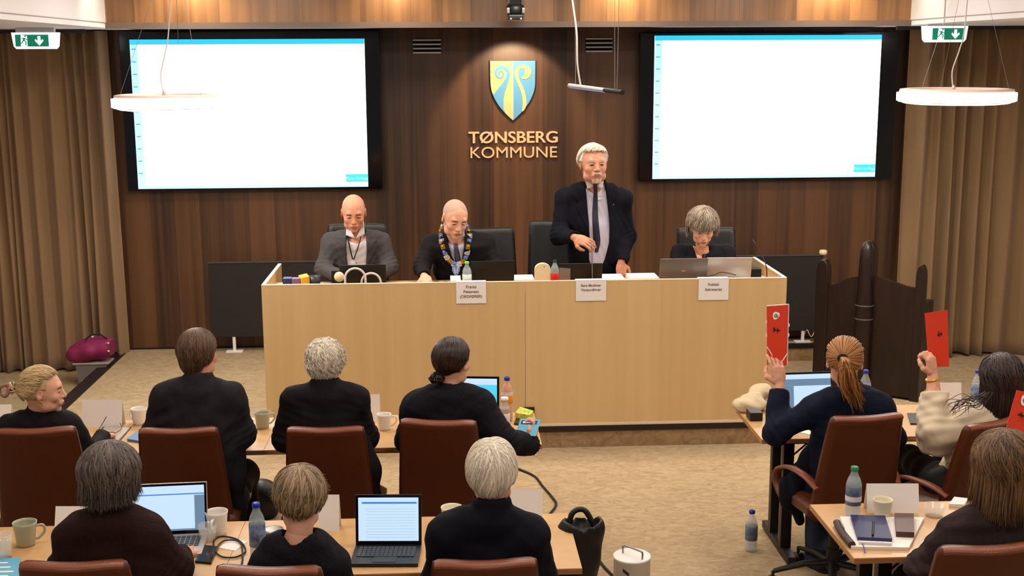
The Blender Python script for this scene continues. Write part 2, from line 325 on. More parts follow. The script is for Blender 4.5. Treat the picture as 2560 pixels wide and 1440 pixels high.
MB().prism([(-p[0], p[1]) for p in R_]+[(0, -hh), (0, 0)], V(cxs, WY-.021, zt_), ux, uy, (0, -.008, 0)).link('left_half', 'shield_yellow', t)
MB().prism([(p[0], p[1]) for p in R_]+[(0, -hh), (0, 0)], V(cxs, WY-.021, zt_), ux, uy, (0, -.008, 0)).link('right_half', 'shield_blue', t)
def px2s(pts): return [((x-427)/5.14/ (CF/10.64) , -(y-118)/5.14/(CF/10.64)*1.0) for x, y in pts]
# blue band left (widening to lower-left edge), coordinates measured on the emblem
bandL = px2s([(395, 300), (388, 250), (365, 205), (330, 180), (290, 172), (250, 182), (215, 210), (200, 250), (208, 300), (240, 335), (285, 340), (318, 310), (322, 265), (300, 235), (262, 232), (240, 255), (245, 290), (270, 295), (262, 275), (275, 255), (298, 270), (296, 305), (262, 318), (230, 290), (228, 250), (262, 212), (300, 210), (335, 235), (350, 275), (345, 320), (310, 375), (250, 450), (185, 530)])
tail = [(-R_[i][0], R_[i][1]) for i in range(13, 22)]
bandL += [(max(p[0], -hw), p[1]) for p in tail] + px2s([(330, 775), (308, 700), (308, 600), (325, 510), (360, 410)])
from mathutils.geometry import tessellate_polygon
def flat_poly(poly, y0, y1, name, matn, parent):
    tri = tessellate_polygon([[Vector((p[0], p[1], 0)) for p in poly]]); n = len(poly)
    vs = [(cxs+p[0], y0, zt_+p[1]) for p in poly]+[(cxs+p[0], y1, zt_+p[1]) for p in poly]
    fs = [tuple(t_) for t_ in tri]+[tuple(i+n for i in t_) for t_ in tri]+[(i, (i+1) % n, n+(i+1) % n, n+i) for i in range(n)]
    MB().add(vs, fs).link(name, matn, parent)
flat_poly(bandL, WY-.0292, WY-.034, 'left_scroll', 'shield_blue', t)
bandR = px2s([(600, 650), (595, 590), (580, 510), (545, 420), (510, 360), (497, 300), (500, 250), (530, 210), (570, 210), (585, 215), (580, 250), (575, 300), (540, 318), (545, 345), (590, 350), (635, 325), (658, 280), (655, 225), (625, 185), (575, 168), (520, 170), (475, 200), (450, 255), (452, 310), (475, 370), (515, 460), (545, 560), (552, 650), (540, 750), (560, 742), (585, 705)])
flat_poly(bandR, WY-.0292, WY-.034, 'right_scroll', 'shield_yellow', t)
MB().bx(cxs-.003, cxs+.003, WY-.0335, WY-.029, zt_-hh+.02, zt_-.003).link('centre_line', 'shield_rim', t)
# wall lettering
t = empty('wall_lettering', (.585, WY-.01, 1.77), 'raised brass-coloured lettering under the shield on the wood wall', 'lettering')
def fit_text(body, xl, xr, ztop, zbot, bold, name):
    o = text(body, 1, (0, WY-.012, 0), V(1, 0, 0), V(0, 0, 1), .010, 'brass_letters', name, t, 0, 'LEFT', 1.0)
    me = o.data; vs = np.array([v.co for v in me.vertices]); lo = vs.min(0); hi = vs.max(0)
    capn = .729; w = wloc(t)
    sx = (xr-xl)/(hi[0]-lo[0]); base = 0-w.z  # baseline at z=0 world before parent shift
    szz = (ztop-zbot)/(capn+2*0)
    for v in me.vertices:
        v.co.x = xl-w.x+(v.co.x-lo[0])*sx; v.co.z = zbot-w.z+(v.co.z-base)*szz
    if bold:
        bm = bmesh.new(); bm.from_mesh(me); me2 = me.copy()
        for kk, (dx, dz) in enumerate(((bold, 0), (-bold, 0), (0, bold*.5), (0, -bold*.5))):
            m3 = me.copy(); m3.transform(Matrix.Translation((dx, -.0004*(kk+1), dz))); bm.from_mesh(m3); bpy.data.meshes.remove(m3)
        bm.to_mesh(me); bm.free()
fit_text('TØNSBERG', .205, .965, 2.013, 1.913, .0032, 'top_line')
fit_text('KOMMUNE', .218, .962, 1.883, 1.785, .0, 'bottom_line')
# ---------------------------------------------------------------- exit signs
def exit_sign(x0, x1, y, z0, z1, face, label):
    t = empty('exit_sign', ((x0+x1)/2, y, SZ), label, 'exit sign', 'green exit signs by the curtains'); w_ = x1-x0
    MB().prism([(x0, z1), (x1, z1), (x1-.012, z0+.02), (x1-.03, z0), (x0+.03, z0), (x0+.012, z0+.02)], (0, y, 0), ux, uy, (0, .07, 0)).link('housing', 'exit_case', t)
    MB().bx(x0+.03, x1-.03, y+.01, y+.06, z1, SZ-.002).link('ceiling_mount', 'silver_light', t)
    fx0, fx1 = face; fz0, fz1 = z0+.018, z1-.016
    p = MB().bx(fx0, fx1, y-.004, y-.0005, fz0, fz1).link('pictogram_panel', 'exit_green', t)
    h = fz1-fz0; cw = (fx1-fx0); g = MB(); ox = fx0+.16*cw
    g.prism([(0, 0), (.2*cw, 0), (.2*cw, h*.9), (.02*cw, h*.98)], (ox, y-.0055, fz0), ux, uy, (0, .001, 0)).link('doorway', 'exit_white', p)
    r = MB(); cx = ox+.1*cw
    def S(a, b): return (cx+a*cw, y-.0068, fz0+b*h)
    r.tube([S(.0, .55), S(.03, .72)], .0075, 6); r.tube([S(.0, .55), S(.07, .4), S(.05, .12)], .0045, 6); r.tube([S(.0, .55), S(-.06, .3), S(-.11, .28)], .0045, 6); r.tube([S(.03, .7), S(.1, .56)], .0035, 6); r.tube([S(.03, .72), S(-.06, .68)], .0035, 6); r.lathe([(0, -.008), (.008, 0), (0, .008)], S(.05, .86), 8)
    r.link('running_figure', 'exit_green', p)
    ax = fx0+.72*cw; a = .1*cw
    MB().prism([(0, h*.08), (a*1.3, h*.5), (a*1.1, h*.62), (a*.45, h*.45), (a*.4, h*.88), (-a*.4, h*.88), (-a*.45, h*.45), (-a*1.1, h*.62), (-a*1.3, h*.5)], (ax, y-.0055, fz0), ux, uy, (0, .001, 0)).link('arrow', 'exit_white', p)
exit_sign(-3.20, -2.862, 9.5, 2.712, 2.832, (-3.172, -2.93), 'lit green exit sign hanging over the left curtain, beside the left screen')
exit_sign(3.705, 4.05, 9.5, 2.733, 2.855, (3.77, 4.02), 'lit green exit sign hanging over the right curtain, beside the right screen')
# ---------------------------------------------------------------- ring pendants
def ring(cx, cy, z, r, label, ccx, cord=True):
    t = empty('ring_pendant_lamp', (cx, cy, z), label, 'lamp', 'round pendant lamps')
    pr = [(r-.075, .034), (r-.075, .046), (r-.05, .05), (r-.02, .046), (r-.016, .03), (r, .026), (r, -.03), (r-.016, -.034)]
    MB().lathe(pr[:5], (cx, cy, z), 64, cap=False).link('top_cover', 'ring_body', t)
    MB().lathe([(r-.04, .03), (r-.02, .032), (r-.018, .026), (r, .024), (r, -.028), (r-.01, -.032), (r-.016, -.034)], (cx, cy, z), 64, cap=False).link('glowing_rim', 'ring_glow', t)
    MB().lathe([(r-.012, -.033), (r-.012, -.037), (r-.02, -.038)], (cx, cy, z), 64, cap=False).link('rim_band', 'ring_body', t)
    MB().lathe([(r-.02, -.037), (r-.05, -.046), (r-.1, -.052), (.0, -.055)], (cx, cy, z), 64, cap=False).link('diffuser', 'ring_glow', t)
    MB().lathe([(0, .034), (r-.05, .036)], (cx, cy, z), 48, cap=False).link('inner_plate', 'ring_body', t)
    if cord:
        top = SZ if cx < SX0 or cx > SX1 else 3.4
        MB().tube(spline([(cx-.02, cy, z+.035), (cx-.035, cy, z+.16), (cx+.0, cy-.01, z+.3), (cx+.03, cy, min(top, z+.45)), (ccx, cy, top)], 8), .004, 6).link('power_cord', 'cable_white', t)
        MB().lathe([(0, 0), (.012, 0), (.012, .025), (.004, .04)], (cx-.02, cy, z+.034), 10, cap=False).link('cord_grip', 'silver_light', t)
        for a in (-.6, 1.5, 3.6):
            MB().tube([(cx+math.cos(a)*(r-.05), cy+math.sin(a)*(r-.05), z+.045), (ccx, cy, top)], .0012, 4).link('hanging_wire', 'steel', t)
        MB().lathe([(.03, -.03), (.03, 0)], (ccx, cy, top-.001), 16).link('ceiling_rose', 'silver_light', t)
ring(-1.752, 8.0, 2.368, .345, 'glowing white ring pendant lamp in front of the left screen', -1.66)
ring(3.357, 8.0, 2.372, .375, 'glowing white ring pendant lamp in front of the right curtain', 3.40)
# hanging bar lamp
t = empty('bar_lamp', (.86, 7.0, 2.45), 'slim tilted bar lamp hanging between the shield and right screen', 'lamp')
a_ = P(1424, 214, 7.2); b_ = P(1556, 231, 6.85); ab = b_-a_
MB().tube([a_, a_+ab*.68], .018, 12, flat=.7).link('body', 'silver_light', t)
MB().tube([a_+ab*.0+V(0, -.012, -.006), a_+ab*.68+V(0, -.012, -.006)], .008, 8).link('blue_strip', 'lamp_blue', t)
MB().tube([a_+ab*.68, b_], .0185, 12, flat=.75).link('end_cap', 'black_plastic', t)
for (f_, dx, mt) in ((.12, -.012, 'steel'), (.86, -.01, 'steel'), (.9, .012, 'steel')):
    q = a_+ab*f_; MB().tube([q, q+V(dx, 0, 3.4-q[2])], .0016, 5).link('hanging_wire', mt, t)
q = a_+ab*.22
MB().tube(spline([q, q+V(-.02, 0, .13), q+V(-.025, 0, .3), q+V(-.045, 0, .45), q+V(-.09, 0, .75), (q[0]-.1, q[1], 3.4)], 8), .0055, 7).link('power_cord', 'cable_white', t)
# ceiling-hung camera
t = empty('conference_camera', (.53, 9.3, 3.4), 'black camera on a ceiling bracket in front of the wooden fascia', 'camera')
q = P(1288, 50, 9.3); cx_ = q[0]; zb = q[2]
MB().bx(cx_-.045, cx_+.045, 9.27, 9.33, zb+.05, 3.4, .004).link('bracket', 'matte_black', t)
MB().tube([(cx_-.05, 9.26, zb+.12), (cx_-.05, 9.26, 3.4)], .009, 8).link('side_tube', 'gunmetal', t); MB().tube([(cx_+.05, 9.26, zb+.12), (cx_+.05, 9.26, 3.4)], .009, 8).link('side_tube', 'gunmetal', t)
MB().lathe([(.0, .0), (.06, .0), (.068, .02), (.068, .055), (.055, .075), (0, .08)], (cx_, 9.27, zb+.035), 24).link('head', 'black_plastic', t)
MB().bx(cx_-.067, cx_-.045, 9.2, 9.24, zb+.045, zb+.085, .006).bx(cx_+.045, cx_+.067, 9.2, 9.24, zb+.045, zb+.085, .006).link('hinge', 'silver_grey', t)
MB().bx(cx_-.055, cx_+.055, 9.2, 9.3, zb-.002, zb+.036, .01).link('lens_housing', 'black_plastic', t)
for sx in (-.037, .037): MB().lathe([(0, -.009), (.008, -.004), (.008, .004), (0, .009)], (cx_+sx, 9.195, zb+.006), 10).link('screw_cap', 'silver_light', t)
# ---------------------------------------------------------------- low panel screens behind the bench
def lowpanel(x0, x1, z0, z1, feet, label, knob=None):
    t = empty('low_panel', ((x0+x1)/2, 10.41, DZ), label, 'panel screen', 'dark low panels against the wood wall')
    MB().bx(x0, x1, 10.39, 10.425, z0, z1, .003).link('board', 'panel_fabric', t); MB().bx(x0, x1, 10.385, 10.43, z1, z1+.008).link('top_rail', 'gunmetal', t)
    for fx in feet:
        f = MB().bx(fx-.012, fx+.012, 10.395, 10.42, DZ+.014, z0+.01).bx(fx-.07, fx+.07, 10.375, 10.44, DZ+.001, DZ+.016, .003).link('foot', 'white_plastic', t)
    if knob: MB().lathe([(0, 0), (.032, 0), (.036, .02), (.03, .04), (0, .045)], (x1, 10.40, z1+.008), 16).link('knob', 'cream_plastic', t)
lowpanel(-2.02, -.75, .29, .93, (-1.83, -1.0), 'dark low panel screen on a white foot, left behind the bench')
lowpanel(2.05, 3.27, .26, .925, (2.3, 3.12), 'dark low panel screen behind the carved chair, white knob on its corner', True)
t = link('floor_cable', MB().tube(spline([Z(2010, 838, .2), P(2018, 825, 10.36), P(2028, 842, 10.34), P(2040, 826, 10.36), P(2052, 845, 10.34)], 6), .004, 6).mesh(), 'cable_white'); tag(t, 'tangle of pale cable beside the panel foot, left of the carved chair', 'cable')
# ---------------------------------------------------------------- bench
t = empty('council_bench', ((DX0+DX1)/2, DYF, DZ), 'long pale wood council bench with a tall front panel', 'bench')
xm = P(1313, 800, DYF)[0]
MB().bx(DX0, xm-.001, DYF, DYF+.022, DZ+.004, DZT-.004).bx(xm+.001, DX1, DYF, DYF+.022, DZ+.004, DZT-.004).link('front_panel', 'birch_panel', t)
MB().bx(DX0, DX1, DYF-.001, DYF+.024, DZT-.004, DZT).link('top_edge', 'birch_edge', t)
for x0, x1 in ((DX0, DX0+.022), (DX1-.022, DX1)):
    p = MB().bx(x0, x1, DYF+.024, DYB, DZ+.004, DZT-.004).link('side_panel', 'birch_panel', t); MB().bx(x0-.001, x1+.001, DYF+.024, DYB, DZT-.004, DZT).link('edge_strip', 'birch_edge', p)
BT = 1.084
MB().bx(DX0+.023, DX1-.023, DYF+.023, 8.60, BT-.026, BT).link('worktop', 'table_top', t)
q = P(1300, 1018, DYF); q2 = P(1336, 1062, DYF)
MB().bx(q[0], q2[0], DYF-.012, DYF-.001, q2[2]+.04, q[2]).link('socket_box', 'black_plastic', t)
MB().bx(DX0, DX1, DYF-.004, DYF-.0005, DZ+.004, DZ+.022).link('bottom_edge', 'birch_edge', t)
# ---------------------------------------------------------------- carved throne-like chair
t0 = V(3.008, 9.608, 0); t1 = V(3.601, 8.963, 0)
cz = V(*(np.array([3.245, 9.27, 0]))); dirx = unit(V(.8, -.6, 0)*1.0); nrm = V(-.6, -.8, 0)
def fr(px, py):   # point on the chair-back plane under a pixel
    d = ray(px, py); o = np.array([0, 0, CH]); tt = np.dot(cz-o, nrm)/np.dot(d, nrm); p = o+d*tt; return (np.dot(p-cz, dirx), p[2])
t = empty('carved_chair', cz, 'massive dark carved wooden chair with a tall centre post, right of the bench', 'chair')
top = [(2062, 711), (2080, 712), (2100, 706), (2118, 697), (2132, 692), (2150, 690), (2190, 692), (2215, 700), (2240, 708), (2262, 716), (2290, 722)]
poly = [fr(*p) for p in top]; poly = [(poly[0][0], 0.02)]+poly+[(poly[-1][0], 0.02)]
MB().prism(poly, cz, dirx, uy, -nrm*.045).link('back_board', 'carved_oak', t)
def post(pxl, pxr, py_top, y_sh, name, mt, th=.09):
    a = fr(pxl, y_sh)[0]; b = fr(pxr, y_sh)[0]; zt = fr((pxl+pxr)/2, py_top)[1]; zs = fr((pxl+pxr)/2, y_sh)[1]; w_ = b-a; c_ = (a+b)/2
    pl = [(a, .0), (a, zs)]+[(c_-w_/2*math.cos(k*math.pi/12), zs+(zt-zs)*math.sin(k*math.pi/12)**.8) for k in range(1, 12)]+[(b, zs), (b, 0)]
    bm = MB().prism(pl, cz+nrm*.012, dirx, uy, -nrm*th); o = bm.link(name, mt, t); md = o.modifiers.new('b', 'BEVEL'); md.width = .012; md.segments = 3; return o
post(2041, 2072, 648, 690, 'side_post', 'carved_oak'); post(2290, 2312, 664, 705, 'side_post', 'carved_oak')
cp = post(2150, 2188, 603, 640, 'centre_post', 'carved_oak', .1)
a = fr(2169, 640); zz0 = fr(2169, 720)[1]; 
MB().lathe([(.0, fr(0, 0)[1]*0+fr(2169, 601)[1]), (.03, fr(2169, 607)[1]), (.048, fr(2169, 622)[1]), (.055, fr(2169, 650)[1]), (.058, zz0), (.066, fr(2169, 758)[1]), (.068, fr(2169, 800)[1]), (.066, .1)][::-1], cz+dirx*a[0]+nrm*.02, 24).link('turned_shaft', 'gunmetal' if 0 else 'carved_oak', t)
for py in (762, 796): zz = fr(2169, py)[1]; MB().lathe([(.0685, -.006), (.074, 0), (.0685, .006)], cz+dirx*a[0]+nrm*.02+V(0, 0, zz), 24, cap=False).link('ring_band', 'gunmetal', t)
sd = -nrm
MB().prism([(poly[0][0], 0), (poly[-1][0], 0), (poly[-1][0], .52), (poly[0][0], .52)], cz+sd*.05+V(0, 0, -.0), dirx, uy, sd*.02).link('seat_riser', 'carved_oak', t)
MB().box(cz+sd*.28+dirx*(poly[0][0]+poly[-1][0])/2+V(0, 0, .5), (poly[-1][0]-poly[0][0], .46, .05), rotz(math.atan2(dirx[1], dirx[0])), .008).link('seat', 'carved_oak', t)
for e in (0, -1):
    xx = poly[e][0]*.96
    MB().box(cz+sd*.27+dirx*xx+V(0, 0, .36), (.05, .46, .72), rotz(math.atan2(dirx[1], dirx[0])), .008).link('arm', 'carved_oak', t)
# ---------------------------------------------------------------- bin with bag
zr = P(230, 907, 9.93)[2]; xa = P(184, 907, 9.93)[0]; xb = P(268, 907, 9.93)[0]
t = empty('storage_bin', ((xa+xb)/2, 10.05, 0), 'grey storage bin on the floor by the left curtain', 'bin')
MB().prism([(xa+.03, 0), (xb-.03, 0), (xb-.01, zr-.015), (xa+.01, zr-.015)], (0, 9.94, .002), ux, uy, (0, .15, 0)).link('tub', 'grey_bin', t)
MB().bx(xa-.01, xb+.01, 9.93, 10.10, zr-.016, zr, .004).link('rim', 'silver_light', t)
MB().bx(xa+.05, xa+.13, 9.93, 9.939, .01, .05).link('bottom_patch', 'tan_box', t)
# ================================================================= TABLES
TT = .71
def folding_table(x0, x1, y0, y1, label, group):
    t = empty('folding_table', ((x0+x1)/2, (y0+y1)/2, 0), label, 'table', group)
    MB().bx(x0+.001, x1-.001, y0, y1, TT-.022, TT).link('tabletop', 'table_top', t)
    MB().bx(x0+.0005, x1-.0005, y0-.003, y1+.003, TT-.0235, TT-.002).link('edge_band', 'edge_wood', t)
    MB().bx(x0+.15, x1-.15, y0+.08, y0+.11, TT-.055, TT-.024).bx(x0+.15, x1-.15, y1-.11, y1-.08, TT-.055, TT-.024).link('under_frame', 'dark_metal', t)
    for lx in (x0+.19, x1-.19):
        l = MB().bx(lx-.028, lx+.028, (y0+y1)/2-.13, (y0+y1)/2-.085, .05, TT-.024).bx(lx-.028, lx+.028, (y0+y1)/2+.085, (y0+y1)/2+.13, .05, TT-.024).link('leg', 'dark_metal', t)
        MB().tube([(lx, (y0+y1)/2-.02, .05), (lx, (y0+y1)/2-.02, TT-.03)], .011, 8).link('chrome_tube', 'chrome', l)
        MB().bx(lx-.025, lx+.025, (y0+y1)/2-.27, (y0+y1)/2+.27, .012, .055, .008).link('foot_bar', 'dark_metal', l)
        s = 1 if lx < (x0+x1)/2 else -1
        MB().tube([(lx+s*.02, (y0+y1)/2, .42), (lx+s*.28, (y0+y1)/2, TT-.03)], .006, 6).tube([(lx+s*.02, (y0+y1)/2-.05, .52), (lx+s*.2, (y0+y1)/2-.05, TT-.03)], .005, 6).link('brace', 'dark_metal', l)
    return t
G1 = 'meeting tables of the back row'; G2 = 'meeting tables of the front row'
folding_table(-3.73, -2.33, 5.966, 6.535, 'pale wood folding table at the far left of the back row', G1)
folding_table(-2.33, -.93, 5.966, 6.535, 'pale wood folding table in front of the brown-haired man in a dark jacket', G1)
folding_table(-.93, .47, 5.966, 6.535, 'pale wood folding table holding the orange soda bottle', G1)
folding_table(1.598, 3.0, 5.966, 6.535, 'pale wood folding table in front of the ginger ponytail woman', G1)
folding_table(3.0, 4.4, 5.966, 6.535, 'pale wood folding table in front of the woman in the cream blouse', G1)
folding_table(-2.25, -.87, 4.427, 5.005, 'pale wood folding table holding the silver laptop', G2)
folding_table(-.87, .504, 4.427, 5.005, 'pale wood folding table holding the tablet with a keyboard', G2)
folding_table(1.573, 2.97, 4.452, 5.038, 'pale wood folding table holding the navy notebook', G2)
# ================================================================= CHAIRS
def grid_slab(fn, nu, nv, th):
    """fn(u,v) -> (pos, normal); closed slab with rounded rim"""
    top = []; bot = []
    for j in range(nv+1):
        for i in range(nu+1):
            u = i/nu*2-1; v = j/nv; p, n = fn(u, v)
            e = min(1, (1-abs(u))/.10+.12) * min(1, (1-v)/.05+.12) if True else 1
            h = th*.5*math.sqrt(max(0, 1-(1-min(1, e))**2)); top.append(p+n*h); bot.append(p-n*h)
    N = (nu+1)*(nv+1); fs = []
    for j in range(nv):
        for i in range(nu):
            a = j*(nu+1)+i; fs.append((a, a+1, a+nu+2, a+nu+1)); fs.append((N+a+nu+1, N+a+nu+2, N+a+1, N+a))
    rim = [i for i in range(nu+1)]+[(j+1)*(nu+1)-1 for j in range(1, nv+1)]+[nv*(nu+1)+i for i in range(nu-1, -1, -1)]+[j*(nu+1) for j in range(nv-1, 0, -1)]
    for k in range(len(rim)): a, b = rim[k], rim[(k+1) % len(rim)]; fs.append((b, a, N+a, N+b))
    return top+bot, fs
def make_chair(name, label, group, lm, le, wt=.178, wb=.215, ztop=.98, loc=(0, 0, 0), lean=.10, arms=True):
    t = empty(name, (0, 0, 0), label, 'chair', group)
    def bk(u, v):
        z = .47+(ztop-.47)*v; w_ = wb+(wt-wb)*v**1.1; y = -.205-lean*v**1.25 + .028*(u*u)*(1-.3*v)
        if v > .96: z -= .012*abs(u)**6
        return V(u*w_, y, z - .010*(1-u*u)*(1 if v > .9 else 0)*(v-.9)*10), unit((-.13*u, 1, .14+.1*v))
    vs, fs = grid_slab(bk, 20, 28, .058)
    b = MB().add(vs, fs, True).link('backrest', lm, t)
    # piping seam along the top of the back
    MB().tube([bk(u, .965)[0]+V(0, -.0285, .004) for u in np.linspace(-.93, .93, 16)], .0035, 5).link('piping', le, b)
    vs, fs = grid_slab(bk, 18, 3, .058)
    tp = MB()
    for u0, u1 in zip(np.linspace(-.97, .97, 17)[:-1], np.linspace(-.97, .97, 17)[1:]): pass
    tp.tube([bk(u, 1.0)[0]+V(0, -.002, -.012) for u in np.linspace(-.94, .94, 18)], .0262, 10, flat=.55).link('top_roll', le, b)
    def st(u, v): return V(u*.235, -.21+.44*v, .465+.012*math.cos(v*6)*.4-.02*max(0, v-.8)*5*.5 + .008*u*u), unit((0, 0, 1))
    vs, fs = grid_slab(st, 14, 14, .085); MB().add(vs, fs, True).link('seat', lm, t)
    if arms:
        for s in (-1, 1):
            c = spline([(s*.20, -.225, .60), (s*.225, -.13, .635), (s*.24, .02, .63), (s*.245, .15, .58), (s*.24, .18, .51), (s*.225, .12, .44), (s*.2, .05, .415)], 6)
            a_ = MB(); a_.tube(c, .026, 8, flat=.42); a_.link('armrest', le, t)
    MB().tube([(0, 0, .12), (0, 0, .43)], .027, 12).tube([(0, 0, .09), (0, 0, .2)], .036, 12).link('gas_stem', 'dark_metal', t)
    for k in range(5):
        a = k*2*math.pi/5+.5; d_ = V(math.cos(a), math.sin(a), 0)
        MB().tube([V(0, 0, .125), d_*.15+V(0, 0, .12), d_*.30+V(0, 0, .085)], [.026, .021, .016], 8, flat=.7).link('base_leg', 'dark_metal', t)
        cpos = d_*.305; pr = np.array([-d_[1], d_[0], 0])
        MB().lathe([(0, -.022), (.026, -.022), (.029, -.008), (.029, .008), (.026, .022), (0, .022)], cpos+V(0, 0, .031), 14, R=np.stack([d_, V(0, 0, 1), pr], 1)).tube([cpos+V(0, 0, .03), cpos+V(0, 0, .085)], .008, 6).link('castor', 'black_plastic', t)
    return t
GC = 'brown leather chairs at the meeting tables'
ch0 = make_chair('conference_chair', '', GC, 'leather', 'leather_edge')
def place_chair(px, py, Y, yaw, label, noarm=False, first=[True]):
    """px,py: pixel of the middle of the top edge; Y depth of that edge"""
    p = P(px, py, Y); off = rotz(yaw) @ V(0, -.305, 0); loc = (p[0]-off[0], p[1]-off[1], 0)
    s = p[2]/.985
    r = ch0 if first[0] else copy_tree(ch0)
    first[0] = False; r.location = loc; r.rotation_euler = (0, 0, yaw); r.scale = (1, 1, s); r['label'] = label
    if noarm:
        for c in [c for c in r.children if c.name.startswith('armrest')]: bpy.data.objects.remove(c)
    return r
place_chair(2172, 1034, 5.45, .12, 'brown leather chair of the ginger ponytail woman, its back turned askew')
place_chair(85, 1066, 5.5, .06, 'brown leather chair of the blonde woman at the left edge', True)
place_chair(443, 1066, 5.5, .0, 'brown leather chair of the brown-haired man in the dark jacket', True)
place_chair(812, 1064, 5.5, -.03, 'brown leather chair of the curly grey-haired man', True)
place_chair(1094, 1046, 5.5, -.16, 'brown leather chair of the dark-haired woman with the low bun', True)
place_chair(2490, 1048, 5.45, .45, 'brown leather chair of the woman in the cream blouse')
place_chair(178, 1400, 3.93, -.03, 'brown leather chair of the woman in the dark brown sweater')
place_chair(668, 1412, 3.93, -.1, 'brown leather chair of the short-haired woman in black')
place_chair(1212, 1396, 3.93, 0, 'brown leather chair of the white-haired man in navy')
place_chair(2480, 1358, 3.85, .05, 'brown leather chair of the long-haired woman at the bottom right')
GB = 'black office chairs behind the bench'
cb = make_chair('office_chair', '', GB, 'leather_black', 'leather_black', .215, .23, 1.12)
first = True
for (px, py, Y, yaw, lab_) in ((893, 556, 9.0, math.pi, 'black office chair behind the man in the grey blazer'), (1212, 566, 9.0, math.pi+.1, 'black office chair of the man with the ceremonial chain'), (1395, 548, 9.12, math.pi-.1, 'black office chair beside the standing man'), (1764, 566, 9.0, math.pi, 'black office chair of the grey-haired woman behind two laptops')):
    p = P(px, py, Y); off = rotz(yaw) @ V(0, -.305, 0)
    r = cb if first else copy_tree(cb); first = False
    r.location = (p[0]-off[0], p[1]-off[1], .32); r.rotation_euler = (0, 0, yaw); r.scale = (1, 1, (p[2]-.32)/1.125); r['label'] = lab_
